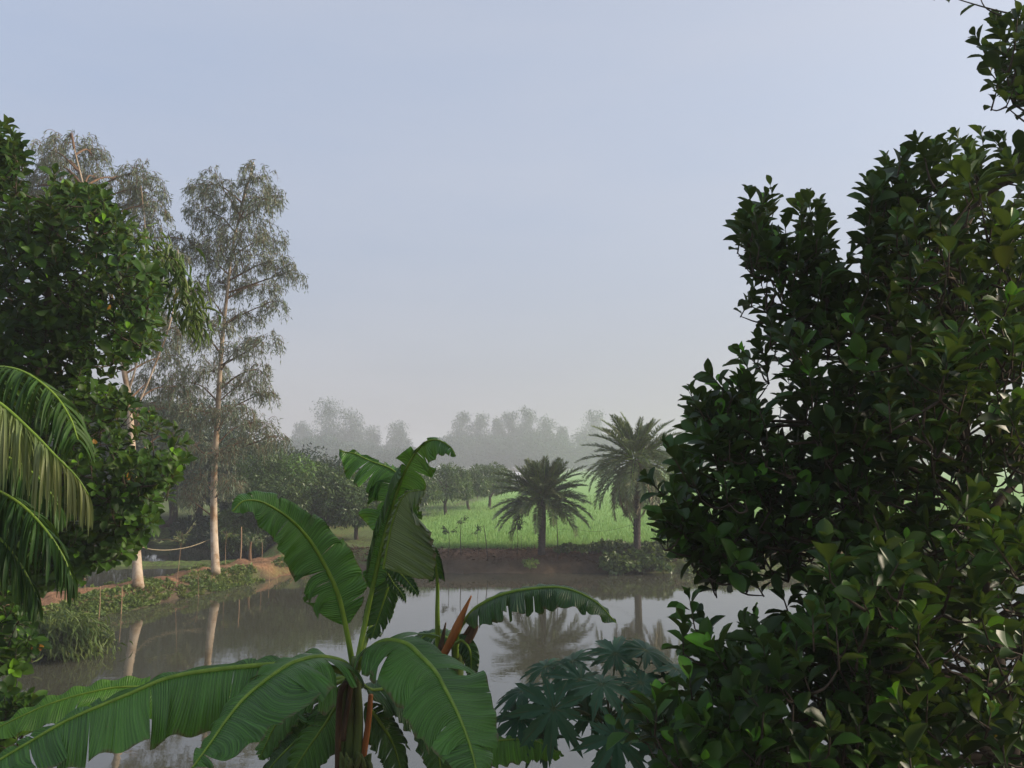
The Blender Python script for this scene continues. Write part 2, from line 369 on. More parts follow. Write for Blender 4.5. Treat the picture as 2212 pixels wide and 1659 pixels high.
def shoot_leaves(rng, g, tw, pts, axes, size, wid, nl=(6, 9), upw=.7, outw=.9, rnd=.45, stem=.15, newp=.12, T=T_JACK, spread=78, drp=.05):
    for q, a in zip(pts, axes):
        n = rng.integers(*nl)
        b1 = nrm(np.cross(a, rng.normal(size=3))); b2 = np.cross(a, b1)
        k = np.arange(n) / max(1, n - 1)                    # 0 base .. 1 tip
        ph = np.arange(n) * 2.4 + rng.uniform(0, 6.28)
        th = np.radians(spread - (spread - 18) * k + rng.normal(0, 9, n))
        rad = np.cos(ph)[:, None] * b1 + np.sin(ph)[:, None] * b2
        dr = np.cos(th)[:, None] * a + np.sin(th)[:, None] * rad - drp * UP
        nm = np.sin(th)[:, None] * a - np.cos(th)[:, None] * rad + .25 * rng.normal(size=(n, 3)) + .2 * UP
        pos = q - a * stem * (1 - k)[:, None]
        sz = size * rng.uniform(.8, 1.1) * rng.uniform(.6, 1.2, n) * (1 - .4 * k ** 3)
        base = rng.uniform(0, .7)
        t = np.clip(base ** 1.5 * 1.2 + rng.normal(0, .14, n) + .1 * k, 0, .84)
        if rng.random() < newp: t[-rng.integers(1, 4):] = rng.uniform(.9, .99)
        if rng.random() < .02: t[rng.integers(0, n)] = 1.
        leaves(g, T, pos, dr, nm, sz, wid * rng.uniform(.85, 1.15, n), t)
        tube(tw, np.array([q - a * stem * 1.15, q - a * stem * .6, q]), [.005, .004, .002], 4)

def limbs(rng, tw, trunk_pts, targets, r0=.018, sag=.1):
    """branches from the nearest suitable point of the trunk line to each target"""
    ends = []
    for t in targets:
        d = np.linalg.norm(trunk_pts - t, axis=1) + 1.1 * np.maximum(0, trunk_pts[:, 2] - t[2] + .3)
        s = trunk_pts[np.argmin(d)]; L = np.linalg.norm(t - s)
        mid = (s + t) / 2 + vec(*rng.normal(0, .06 * L, 3)) + UP * sag * L * rng.uniform(-.3, 1)
        c = spline([s, mid, t], 10); tube(tw, c, np.linspace(r0 * (.5 + .4 * L), .006, 10), 6); ends.append(c)
    return np.concatenate(ends) if ends else np.zeros((0, 3))

def connect(rng, tw, pts, axes, skel, r=.006, every=1.):
    order = np.argsort([np.linalg.norm(skel - q, axis=1).min() for q in pts]); nodes = np.zeros((len(skel) + 2 * len(pts), 3)); nodes[:len(skel)] = skel; k_ = len(skel)
    for q in (pts - axes * .165)[order]:
        d = np.linalg.norm(nodes[:k_] - (q - UP * .1), axis=1); s = nodes[np.argmin(d)]
        nodes[k_] = q; nodes[k_ + 1] = (q + s) / 2; k_ += 2
        if d.min() < .05: continue
        c = spline([s, (s + q) / 2 + rng.normal(0, .05 * d.min(), 3) - UP * .02, q], 6); tube(tw, c, np.linspace(r * 1.4, r * .5, 6), 4)

def broad_tree(name, label, base, trunk_ctrl, parts, size, wid, leafmat, seed, r_trunk=.13, ntarget=5, newp=.12, group=None):
    rng = np.random.default_rng(seed)
    root = thing(name, base, label, 'tree', group)
    tw = Geo(); lf = Geo()
    tp = spline(trunk_ctrl, 40); tube(tw, tp, np.linspace(r_trunk, r_trunk * .2, 40), 10)
    for poly, n, d0, d1, c, kw in parts:
        pts = shoot_points(rng, poly, n, d0, d1, kw.get('gap', .1), kw.get('hole', -.28), kw.get('hs', 1.6))
        centre = P(*c)
        tg = pts[rng.choice(len(pts), min(len(pts), max(2, int(len(pts) * kw.get('limbs', .03)))), replace=False)]
        tg = tg + (centre - tg) * .25
        sk = limbs(rng, tw, kw.get('skel', tp), tg)
        axes = shoot_axes(rng, pts, centre, kw.get('outw', .9), kw.get('upw', .7))
        far_ = (rng.random(len(pts)) < .4)[:, None]; pts = pts + axes * far_ * rng.uniform(.3, 1, (len(pts), 1)) * kw.get('push', .1); connect(rng, tw, pts, axes, np.concatenate([sk, tp]))
        shoot_leaves(rng, lf, tw, pts, axes, size * kw.get('size', 1), wid, kw.get('nl', (6, 10)), newp=kw.get('newp', newp), spread=kw.get('spread', 78), drp=kw.get('drp', .05))
    tw.build('trunk', M['bark'], root); lf.build('crown', leafmat, root)
    return root

# right-hand tree, a few metres from the camera
pA = [(1645, 425), (1690, 410), (1745, 415), (1775, 450), (1785, 490), (1805, 560), (1840, 600), (1840, 650), (1800, 700), (1760, 760), (1690, 740), (1640, 690), (1618, 640), (1605, 560), (1595, 480)]
pA2 = [(1880, 420), (1930, 365), (1970, 380), (1960, 520), (1930, 600), (1870, 560), (1880, 480)]
pB = [(1985, 345), (2045, 310), (2120, 312), (2250, 340), (2280, 1700), (1880, 1700), (1800, 1500), (1830, 1200), (1850, 950), (1880, 760), (1930, 700), (1915, 560), (1960, 480)]
pC = [(1620, 770), (1700, 770), (1800, 720), (1900, 760), (1950, 900), (1900, 1100), (1800, 1220), (1700, 1235), (1580, 1225), (1490, 1190), (1430, 1130), (1460, 1040), (1490, 960), (1530, 930), (1580, 850)]
pC2 = [(1500, 855), (1530, 825), (1600, 850), (1640, 900), (1600, 960), (1520, 960), (1480, 930)]
pC3 = [(1415, 1110), (1470, 1070), (1540, 1120), (1600, 1180), (1620, 1240), (1560, 1250), (1470, 1195)]
pD = [(1720, 1350), (1800, 1280), (1900, 1240), (2000, 1320), (2000, 1720), (1440, 1740), (1410, 1620), (1480, 1560), (1570, 1500), (1690, 1440)]
pD2 = [(1450, 1365), (1505, 1355), (1600, 1400), (1690, 1390), (1730, 1460), (1640, 1490), (1540, 1440), (1475, 1410)]
pF = [(2240, 420), (2420, 380), (2620, 520), (2700, 900), (2680, 1400), (2560, 1700), (2240, 1700)]  # unseen crown beyond the right edge, added to shade the tree from the sun
pH = [(2245, 20), (2320, -60), (2440, -40), (2470, 200), (2420, 380), (2260, 330)]
pG = [(1775, 600), (1845, 570), (1940, 600), (1940, 730), (1850, 780), (1760, 740)]
pE = [(2140, 115), (2180, 95), (2240, 60), (2260, 215), (2200, 205), (2155, 190), (2135, 140)]
tb = P(2150, 1240, 4.9); tbase = vec(tb[0], tb[1], 1.0)
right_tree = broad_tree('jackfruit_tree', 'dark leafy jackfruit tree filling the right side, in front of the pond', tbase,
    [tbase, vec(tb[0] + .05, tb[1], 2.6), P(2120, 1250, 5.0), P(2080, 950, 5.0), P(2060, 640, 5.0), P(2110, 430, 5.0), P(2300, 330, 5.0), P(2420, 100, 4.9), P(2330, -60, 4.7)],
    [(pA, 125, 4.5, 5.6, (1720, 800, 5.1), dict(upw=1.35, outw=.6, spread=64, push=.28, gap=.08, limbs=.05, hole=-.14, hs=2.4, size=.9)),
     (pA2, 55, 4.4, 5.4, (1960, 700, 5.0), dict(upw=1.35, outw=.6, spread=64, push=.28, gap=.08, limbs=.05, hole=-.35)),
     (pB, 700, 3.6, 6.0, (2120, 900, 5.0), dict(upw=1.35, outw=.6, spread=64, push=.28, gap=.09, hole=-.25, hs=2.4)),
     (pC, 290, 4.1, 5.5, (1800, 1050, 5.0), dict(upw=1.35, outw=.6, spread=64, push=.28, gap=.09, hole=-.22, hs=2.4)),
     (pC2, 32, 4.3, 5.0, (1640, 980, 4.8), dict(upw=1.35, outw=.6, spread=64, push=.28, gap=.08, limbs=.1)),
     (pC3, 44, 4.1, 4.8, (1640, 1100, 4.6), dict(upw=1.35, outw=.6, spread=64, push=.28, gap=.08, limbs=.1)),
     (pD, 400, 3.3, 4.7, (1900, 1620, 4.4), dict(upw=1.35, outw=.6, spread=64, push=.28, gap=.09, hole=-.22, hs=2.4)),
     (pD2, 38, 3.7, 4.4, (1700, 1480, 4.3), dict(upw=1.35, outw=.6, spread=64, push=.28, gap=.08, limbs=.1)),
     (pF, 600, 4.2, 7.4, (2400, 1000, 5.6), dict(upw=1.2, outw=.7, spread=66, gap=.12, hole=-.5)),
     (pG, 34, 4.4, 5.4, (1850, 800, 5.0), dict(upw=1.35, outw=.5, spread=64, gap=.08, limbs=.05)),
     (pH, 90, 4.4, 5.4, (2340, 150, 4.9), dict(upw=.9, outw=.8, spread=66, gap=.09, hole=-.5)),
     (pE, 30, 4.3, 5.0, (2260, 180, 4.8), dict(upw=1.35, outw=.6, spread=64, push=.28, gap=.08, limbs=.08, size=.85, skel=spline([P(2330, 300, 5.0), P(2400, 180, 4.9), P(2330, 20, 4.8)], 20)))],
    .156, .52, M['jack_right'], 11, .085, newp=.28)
# bare arching twigs at the very top of it
tw = Geo(); lf = Geo(); rng = np.random.default_rng(5)
for c in ([(2215, 42), (2170, 36), (2130, 18), (2115, -10)], [(2212, 36), (2150, 22), (2090, 5), (2050, -8)], [(2215, 20), (2195, 5), (2190, -12)]):
    q = spline([P(u, v, 4.6) for u, v in c], 14); tube(tw, q, np.linspace(.006, .003, 14), 5)
for u, v in ((2050, 6), (2018, 2), (2112, 8), (2205, 22)):
    q = P(u, v, 4.6); leaves(lf, T_JACK, q[None], rng.normal(size=(1, 3)) * vec(1, 1, .3), UP[None] + .3 * rng.normal(size=(1, 3)), .11, .5, .3)
tw.build('bare_twig', M['twig'], right_tree); lf.build('twig_leaves', M['jack_right'], right_tree)

# left-hand jackfruit tree
l1 = [(-60, 270), (30, 280), (55, 340), (60, 400), (40, 470), (-60, 520)]
l2 = [(-60, 520), (30, 470), (80, 440), (110, 390), (150, 380), (215, 400), (255, 460), (300, 500), (345, 570), (360, 600), (335, 660), (350, 700), (315, 770), (230, 810), (100, 830), (-60, 830)]
l3 = [(-60, 800), (130, 800), (210, 820), (270, 850), (345, 895), (410, 955), (400, 1015), (350, 1075), (325, 1145), (285, 1200), (200, 1220), (120, 1270), (-60, 1280)]
l4 = [(-60, 1260), (30, 1250), (60, 1310), (90, 1390), (40, 1480), (-60, 1500)]
l5 = [(-60, 1500), (60, 1490), (110, 1530), (60, 1600), (-60, 1620)]
lb = P(-20, 1240, 9.0); lbase = vec(lb[0], lb[1], hz(lb[0], lb[1]))
left_tree = broad_tree('jackfruit_tree', 'bushy jackfruit tree on the left with lit green leaf tips, behind the coconut fronds', lbase,
    [lbase, vec(lb[0], lb[1], 2.4), P(0, 1200, 9.0), P(60, 900, 9.0), P(110, 620, 9.0), P(140, 420, 9.0)],
    [(l1, 90, 8.2, 9.4, (-60, 480, 9.0), dict(gap=.13, hole=-.5)),
     (l2, 640, 8.0, 10.0, (90, 660, 9.4), dict(gap=.14, hole=-.4, newp=.2)),
     (l3, 720, 8.0, 10.0, (90, 1060, 9.4), dict(gap=.14, hole=-.4, newp=.2)),
     (l4, 60, 7.4, 8.4, (-60, 1420, 8.2), dict(gap=.13, newp=.2)),
     (l5, 40, 7.0, 7.6, (-60, 1600, 7.4), dict(gap=.13, newp=.2))],
    .165, .56, M['jack_left'], 23, .15, newp=.2)

# ------------------------------------------------------------------ drooping airy crowns (eucalyptus) and round crowns
def gum_clump(rng, lf, tw, c, r, ntw, nleaf, size, wid=.17):
    for _ in range(ntw):
        dq = rand_dirs(rng, 1)[0] * rng.random() ** .4; s = c + dq * r * vec(1, 1, .9)
        out = nrm(dq * vec(1, 1, .2) + rng.normal(0, .3, 3)); L = rng.uniform(.5, 1.3) * (.6 + .25 * r[0])
        k = np.linspace(0, 1, 7)[:, None]
        arc = s + out * L * .45 * (1 - (1 - k) ** 2) + UP * L * (.35 * k - .95 * k ** 2)
        tube(tw, arc, np.linspace(.012, .004, 7), 3)
        kk = rng.uniform(.15, 1, nleaf); pos = np.stack([np.interp(kk, k[:, 0], arc[:, j]) for j in range(3)], 1) + rng.normal(0, .05, (nleaf, 3))
        dr = -UP + .5 * rng.normal(size=(nleaf, 3)) + .25 * out
        t = np.clip(rng.uniform(.1, .7) + rng.normal(0, .15, nleaf), 0, .9)
        leaves(lf, T_DIAM, pos, dr, rng.normal(size=(nleaf, 3)), size * rng.uniform(.7, 1.25, nleaf), wid, t)

def eucalyptus(label, trunk, clumps, rtr, seed, size=.19, dens=1., forks=()):
    rng = np.random.default_rng(seed); base = np.asarray(trunk[0]); root = thing('eucalyptus_tree', base, label, 'tree', 'pale-trunked eucalyptus trees on the left bank')
    tr = Geo(); tw = Geo(); lf = Geo(); tp = spline(trunk, 70); z = np.linspace(0, 1, 70)
    rad = rtr * (1 - .88 * z) * (1 + .14 * np.exp(-z * 50)); tube(tr, tp, rad, 14)
    for f in forks: c = spline(f, 24); tube(tr, c, np.linspace(rtr * .22, .015, 24), 9)
    d0 = None; ends = []
    for (u, v, ru, rv, d) in clumps:
        c = P(u, v, d); r = vec(ru, (ru + rv) / 2 * .9, rv) / FPX * d
        dd = np.linalg.norm(tp - c, axis=1) + 1.5 * np.maximum(0, tp[:, 2] - c[2] + .8); s = tp[np.argmin(dd)]; L = np.linalg.norm(c - s)
        br = spline([s, (s + c) / 2 + UP * .12 * L + rng.normal(0, .05 * L, 3), c + UP * .1], 12); tube(tw, br, np.linspace(.018 + .012 * L, .012, 12), 6)
        for _ in range(5):
            e = c + rand_dirs(rng, 1)[0] * r * .7; q = spline([br[8], (br[8] + e) / 2 + UP * .1, e], 7); tube(tw, q, np.linspace(.016, .006, 7), 4)
        gum_clump(rng, lf, tw, c, r, int(dens * (18 + ru * rv / 30)), 15, size)
    tr.build('trunk', M['gum_bark'], root); tw.build('branches', M['bark_brown'], root); lf.build('crown', M['euc'], root)
    return root

B1 = PG(466, 1238, .62); B2 = PG(299, 1268, .62)
def up_line(u, v, d): return P(u, v, d)
dA = B1[1] / math.cos(PITCH) * .985; dB = B2[1] * .985
DA = 32.0; DB = 28.7
e1 = [(552, 378, 30, 36), (470, 400, 38, 34), (432, 405, 18, 22), (505, 440, 40, 34), (566, 430, 34, 34), (595, 425, 14, 26), (440, 455, 34, 34), (530, 495, 56, 36), (585, 520, 26, 34), (465, 520, 50, 36), (425, 545, 28, 30), (520, 560, 60, 34), (600, 565, 28, 22), (625, 592, 24, 14), (480, 610, 50, 34), (560, 620, 46, 22), (425, 630, 34, 34), (590, 655, 22, 14), (520, 680, 46, 24), (455, 700, 46, 34), (572, 735, 34, 16), (410, 730, 36, 34), (520, 755, 44, 26), (560, 800, 24, 20), (450, 800, 44, 36), (530, 830, 44, 26), (575, 850, 18, 12), (400, 830, 36, 36), (500, 890, 46, 26), (560, 915, 30, 18), (595, 945, 24, 12), (430, 890, 40, 34), (535, 955, 40, 22), (420, 960, 34, 34), (480, 980, 34, 26), (440, 1040, 44, 34), (500, 1040, 28, 26), (400, 1075, 30, 22)]
rg = np.random.default_rng(3)
e1 = [(u, v, a, b_, DA + rg.uniform(-1.6, 1.6)) for u, v, a, b_ in e1]
eucalyptus('tall pale-trunked eucalyptus on the dyke with airy crown, right-hand one of the two trunks', [B1, P(462, 1130, DA), P(463, 1020, DA), P(470, 900, DA), P(478, 760, DA), P(490, 640, DA), P(505, 520, DA), P(535, 400, DA), P(548, 350, DA)], e1, .165, 41, .2, 1.1)
e2 = [(150, 310, 60, 26), (100, 335, 30, 34), (200, 345, 30, 34), (80, 390, 34, 40), (140, 370, 60, 40), (215, 400, 22, 34), (60, 450, 24, 40), (110, 440, 44, 40), (180, 430, 40, 44), (300, 375, 34, 26), (270, 400, 24, 30), (320, 410, 30, 36), (290, 440, 36, 36), (340, 450, 18, 36), (250, 480, 30, 36), (320, 490, 26, 26), (395, 520, 26, 20), (370, 550, 34, 28), (330, 590, 34, 34), (375, 620, 30, 34), (340, 680, 36, 36), (380, 710, 26, 34), (310, 740, 36, 34), (360, 780, 34, 36), (320, 830, 36, 34), (380, 840, 26, 34), (350, 890, 34, 34), (300, 900, 24, 24), (30, 420, 26, 40), (20, 500, 26, 40), (380, 950, 24, 30)]
e2 = [(u, v, a, b_, DB + 1.5 + rg.uniform(-1.6, 1.6)) for u, v, a, b_ in e2]
eucalyptus('leaning pale eucalyptus trunk standing half hidden behind the leafy left tree', [B2, P(293, 1160, DB), P(287, 1000, DB), P(278, 860, DB), P(268, 800, DB), P(240, 640, DB), P(200, 480, DB), P(160, 320, DB)], e2, .175, 42, .2, 1.0,
    forks=[[P(277, 850, DB), P(300, 760, DB), P(320, 600, DB), P(305, 400, DB)], [P(287, 900, DB), P(330, 800, DB), P(372, 680, DB), P(385, 540, DB)]])

def round_crown(rng, lf, c, r, nc, nl, size, wid=.34, T=T_DIAM, lump=.34, newtop=0., droop=.35, low=.35):
    """lumps of leaves over an ellipsoid: real clusters at real places"""
    dirs = rand_dirs(rng, nc); dirs[:, 2] = np.abs(dirs[:, 2]) * (.75 + low) - low; dirs = nrm(dirs)
    for dq in dirs:
        cc = c + dq * r * rng.uniform(.55, .95); rr = lump * r.mean() * rng.uniform(.6, 1.2)
        d = rand_dirs(rng, nl); d = nrm(d + .5 * dq); pos = cc + d * rr * (rng.uniform(.3, 1, (nl, 1)) ** .5) * vec(1.1, 1.1, .8)
        dr = d * .8 - UP * droop + .5 * rng.normal(size=(nl, 3)); t = np.clip(rng.uniform(0, .7) + rng.normal(0, .12, nl), 0, .84)
        if newtop and dq[2] > .35 and rng.random() < newtop: t = np.clip(t + .35, 0, .97)
        leaves(lf, T, pos, dr, d + .5 * rng.normal(size=(nl, 3)) + .3 * UP, size * rng.uniform(.7, 1.2, nl), wid, t)

def round_tree(name, label, base, h, w, hb, seed, leaf='mango', nc=60, nl=110, size=.2, group=None, newtop=0., bark='bark', lump=.34, wid=.34, rtr=None, cat='tree', low=.75):
    rng = np.random.default_rng(seed); base = np.asarray(base, float); root = thing(name, base, label, cat, group)
    tr = Geo(); lf = Geo(); c = base + UP * (hb + h) / 2 + UP * 0; r = vec(w / 2, w / 2, (h - hb) / 2); rt = rtr or .035 * h + .02
    tp = spline([base - UP * .1, base + UP * hb * .7 + vec(*rng.normal(0, .05 * h, 2), 0), c], 14); tube(tr, tp, np.linspace(rt, rt * .5, 14), 8)
    for _ in range(7):
        e = c + rand_dirs(rng, 1)[0] * r * .75; e[2] = max(e[2], base[2] + hb); s = tp[rng.integers(5, 11)]
        tube(tr, spline([s, (s + e) / 2 + UP * .05 * h, e], 8), np.linspace(rt * .5, rt * .12, 8), 5)
    round_crown(rng, lf, c, r, nc, nl, size, wid, newtop=newtop, lump=lump, low=low)
    tr.build('trunk', M[bark], root); lf.build('crown', M[leaf], root); return root

# mango trees behind the dyke and the middle distance
def gz(u, v, z, **k): return PG(u, v, z)
def mango(u, vb, vt, wpx, label, seed, hbf=.16, **k):
    bs = PG(u, vb, .88); d = bs[1]; bs[2] = hz(bs[0], bs[1]); sc = d / FPX
    return round_tree('mango_tree', label, bs, (vb - vt) * sc, wpx * sc, (vb - vt) * sc * hbf, seed, 'mango', group='mango trees beyond the pond', **k)
mango(600, 1168, 984, 190, 'dense mango tree with fresh green top right of the eucalyptus trunk', 61, newtop=.6, nc=110, nl=130, size=.22)
mango(715, 1165, 1020, 150, 'low spreading mango tree just left of the standing banana leaf', 62, newtop=.15, nc=90, nl=120, size=.22)
mango(520, 1172, 1040, 110, 'dark mango tree close behind the bare eucalyptus trunk', 63, nc=60, nl=120, size=.22)
mango(772, 1166, 1050, 130, 'low mango tree half hidden behind the folded underside of the tall banana leaf', 67, nc=70, nl=110, size=.22)
mango(880, 1122, 1016, 130, 'mango tree mostly behind the tall standing banana leaf', 68, nc=70, nl=110, size=.25)
mango(650, 1160, 1000, 120, 'mango tree in the middle of the dark band above the arching banana leaf', 69, nc=80, nl=120, size=.22, newtop=.3)
mango(964, 1112, 1008, 112, 'browner round mango tree at the field edge beside the standing banana leaf', 64, nc=60, nl=110, size=.26, hbf=.25)
mango(1014, 1102, 1024, 86, 'small mango tree in the middle of the row at the field edge', 65, nc=50, nl=100, size=.26, hbf=.3)
mango(1056, 1098, 1010, 104, 'mango tree with forked trunk at the field edge left of the shorter date palm', 66, nc=60, nl=110, size=.26, hbf=.3)

# dark trees round the back pond
wd = [(-15.5, 49, 4.2, 5, .3), (-19.0, 51, 5.8, 6.5, .9), (-22.6, 50, 8.0, 6.5, 1.0), (-27.5, 51, 8.6, 7, .6), (-33, 50, 8.6, 7, .5), (-38.5, 51.5, 8.8, 7.5, .5), (-12.3, 52, 4.0, 5.5, .3), (-17.2, 57, 5.2, 7.5, .2), (-30, 58, 9.6, 8, .2), (-23.5, 59, 9, 8.5, .2)]
wl = ['dark low tree at the end of the back pond', 'dark tree on a clear trunk mirrored in the back pond', 'dark tree behind the rope hung between the trunks', 'broad dark tree behind the half hidden pale trunk', 'dark tree seen through the left tree beside the back pond', 'dark tree at the far left behind the hanging fronds', 'dark round tree peeping between the two mango trees', 'taller dark tree standing behind the back pond row', 'tall dark tree behind the left end of the back pond', 'dark tree filling the gap between the two pale trunks']
for i, ((x, y, h, w, hb), lb_) in enumerate(zip(wd, wl)):
    round_tree('shade_tree', lb_, (x, y, hz(x, y)), h, w, hb, 80 + i, 'wood', nc=120, nl=100, size=.34, group='dark trees behind the back pond', lump=.36)

for i, (u, d, h_, w_, lb_) in enumerate([(585, 45.5, 1.6, 3.2, 'dark bush at the right end of the back pond behind the stubby sapling'), (525, 46.5, 1.7, 3.4, 'dark bush behind the thick stake by the back pond'), (470, 47, 1.8, 3.6, 'dark bush right behind the tall eucalyptus trunk base'), (420, 47.5, 1.3, 2.6, 'small dark bush under the rope at the far edge of the back pond'), (250, 47, 1.9, 4, 'dark bush left of the half hidden trunk across the back pond'), (160, 46.5, 2.2, 4.6, 'dark bush farthest left across the back pond')]):
    q = P(u, 1150, d); round_tree('pond_bush', lb_, (q[0], q[1], hz(q[0], q[1]) - .1), h_, w_, -.1, 120 + i, 'wood', nc=50, nl=70, size=.26, group='dark bushes at the back pond', cat='bush', rtr=.04)

# ------------------------------------------------------------------ the hazy far treeline
FAR = [(560, 962, 70, 'r', 170, 'hazy low tree farthest left in the treeline, beside the eucalyptus crown'),
 (607, 972, 70, 'r', 160, 'hazy low rounded tree left of the tall airy far tree'),
 (655, 918, 48, 'g', 190, 'hazy small-headed tree on the left shoulder of the tallest far tree'),
 (712, 872, 78, 'g', 185, 'hazy tallest airy tree of the left far group'),
 (757, 893, 66, 'g', 185, 'hazy rounded-headed tree touching the right side of the tallest far tree'),
 (798, 928, 56, 'g', 190, 'hazy short tree sloping down right of the left far group'),
 (860, 918, 56, 'g', 190, 'hazy lone pointed tree between the two far groups'),
 (690, 950, 110, 'r', 150, 'hazy dense dark round tree below the tallest far tree'),
 (775, 965, 90, 'r', 165, 'hazy round tree behind the backward banana leaf'),
 (872, 978, 80, 'r', 150, 'hazy dense round tree just left of the standing banana leaf tip'),
 (968, 948, 60, 'r', 180, 'hazy low tree right beside the standing banana leaf tip'),
 (998, 896, 54, 'g', 190, 'hazy pointed tree first in the right far group after the banana leaf'),
 (1038, 901, 50, 'g', 192, 'hazy pointed tree left of the bright gap in the right far group'),
 (1075, 908, 46, 'g', 190, 'hazy slim tree just right of the bright gap in the right far group'),
 (1104, 895, 50, 'g', 188, 'hazy slim tree left of the highest peak of the right far group'),
 (1136, 888, 58, 'g', 186, 'hazy highest peak of the right far group'),
 (1181, 908, 60, 'g', 188, 'hazy blunt-topped tree right of the highest peak'),
 (1213, 926, 34, 'g', 190, 'hazy thin tree in the dip above the shorter date palm'),
 (1279, 894, 66, 'g', 195, 'hazy tall tree left of the taller date palm crown'),
 (1030, 945, 110, 'r', 175, 'hazy dense tree low behind the field edge mango trees'),
 (1145, 940, 120, 'r', 172, 'hazy broad dense tree right behind the shorter date palm'),
 (1240, 955, 90, 'r', 175, 'hazy low dense tree between the two date palms'),
 (1330, 950, 90, 'r', 180, 'hazy dense tree half covered by the taller date palm'),
 (1430, 955, 80, 'r', 180, 'hazy low tree behind the right fronds of the taller date palm'),
 (1492, 905, 56, 'g', 195, 'hazy tall tree just right of the taller date palm crown'),
 (1545, 925, 66, 'g', 195, 'hazy tree seen left of the dark tree above its side branch'),
 (1595, 938, 66, 'g', 195, 'hazy tree touching the outline of the dark right tree'),
 (1700, 935, 90, 'r', 190, 'hazy tree glimpsed through the left edge of the dark tree'),
 (1830, 930, 110, 'r', 190, 'hazy tree glimpsed through the middle of the dark tree'),
 (1980, 935, 110, 'r', 190, 'hazy tree glimpsed deep inside the dark tree'),
 (2120, 930, 110, 'r', 190, 'hazy tree glimpsed at the right edge of the frame'),
 (470, 925, 90, 'g', 190, 'hazy tree behind the tall eucalyptus trunk'),
 (380, 935, 100, 'g', 185, 'hazy tree behind the gap left of the tall eucalyptus trunk')]
for i, (u, vt, w, k, d, lb_) in enumerate(FAR):
    rng = np.random.default_rng(200 + i); d = d * 2.1
    top = P(u, vt, d); bs = vec(top[0], top[1], 1.0); h = top[2] - 1.0; wm = w / FPX * d * (1.3 if k == 'g' else 1.5)
    root = thing('far_tree', bs, lb_, 'tree', 'hazy trees of the far treeline'); tr = Geo(); lf = Geo()
    tube(tr, spline([bs, bs + vec(rng.normal(0, .2), 0, h * .5), bs + vec(0, 0, h * .93)], 10), np.linspace(.4, .1, 10), 6)
    if k == 'r': round_crown(rng, lf, bs + UP * h * .55, vec(wm * .55, wm * .5, h * .47), 100, 100, 1.15, .5, lump=.3, low=1.)
    else:
        z = .38
        while z < 1.0:
            ww = wm * .5 * (1.15 - z) ** .45 * 1.05
            for _ in range(4):
                a = rng.uniform(0, 6.28); rr = ww * rng.uniform(.15, .85)
                c = bs + vec(math.cos(a) * rr, math.sin(a) * rr, h * z); n = 60; sr = wm * rng.uniform(.14, .24)
                tube(tr, spline([bs + UP * h * (z - .12), c], 3), [.06, .05, .03], 4)
                q = rand_dirs(rng, n); leaves(lf, T_DIAM, c + q * sr * rng.uniform(.4, 1, (n, 1)), -UP + .7 * rng.normal(size=(n, 3)), rng.normal(size=(n, 3)), rng.uniform(.7, 1.25, n), .42, rng.uniform(0, .8, n))
            z += .055
        round_crown(rng, lf, bs + UP * h * .34, vec(wm * .62, wm * .5, h * .34), 64, 100, 1.15, .5, lump=.34, low=1.)
    tr.build('trunk', M['bark'], root); lf.build('crown', M['far'], root)

# ------------------------------------------------------------------ date palms
def date_frond(seed, L, bend, n=84):
    rng = np.random.default_rng(seed); k = np.linspace(0, 1, 16)
    ang = -bend * k ** 1.4; x = np.cumsum(np.cos(ang)) / 16 * L; z = np.cumsum(np.sin(ang)) / 16 * L; y = .04 * L * np.sin(k * 2 + rng.uniform(0, 6))
    p = np.stack([x, y - y[0], z], 1); g1 = Geo(); tube(g1, p, np.linspace(.03, .008, 16), 5)
    kk = np.linspace(.16, 1, n); pos = np.stack([np.interp(kk, k, p[:, j]) for j in range(3)], 1); T = nrm(np.stack([np.interp(kk, k, np.gradient(p, axis=0)[:, j]) for j in range(3)], 1))
    g2 = Geo()
    for s in (-1, 1):
        sd = nrm(np.cross(T, UP) * s); nn = nrm(np.cross(np.cross(T, UP), T))
        dr = T * (.55 + .5 * kk[:, None]) + sd * .75 + nn * (.45 + rng.normal(0, .22, (n, 1))) + .1 * rng.normal(size=(n, 3)) - .12 * UP
        ln = .40 * np.sin(np.pi * np.clip(kk * .8 + .12, 0, 1)) ** .6 * rng.uniform(.8, 1.15, n)
        leaves(g2, T_DIAM, pos, dr, nn + .4 * rng.normal(size=(n, 3)), ln, .13, np.clip(rng.uniform(.1, .8) + rng.normal(0, .15, n), 0, .95))
    return g1, g2
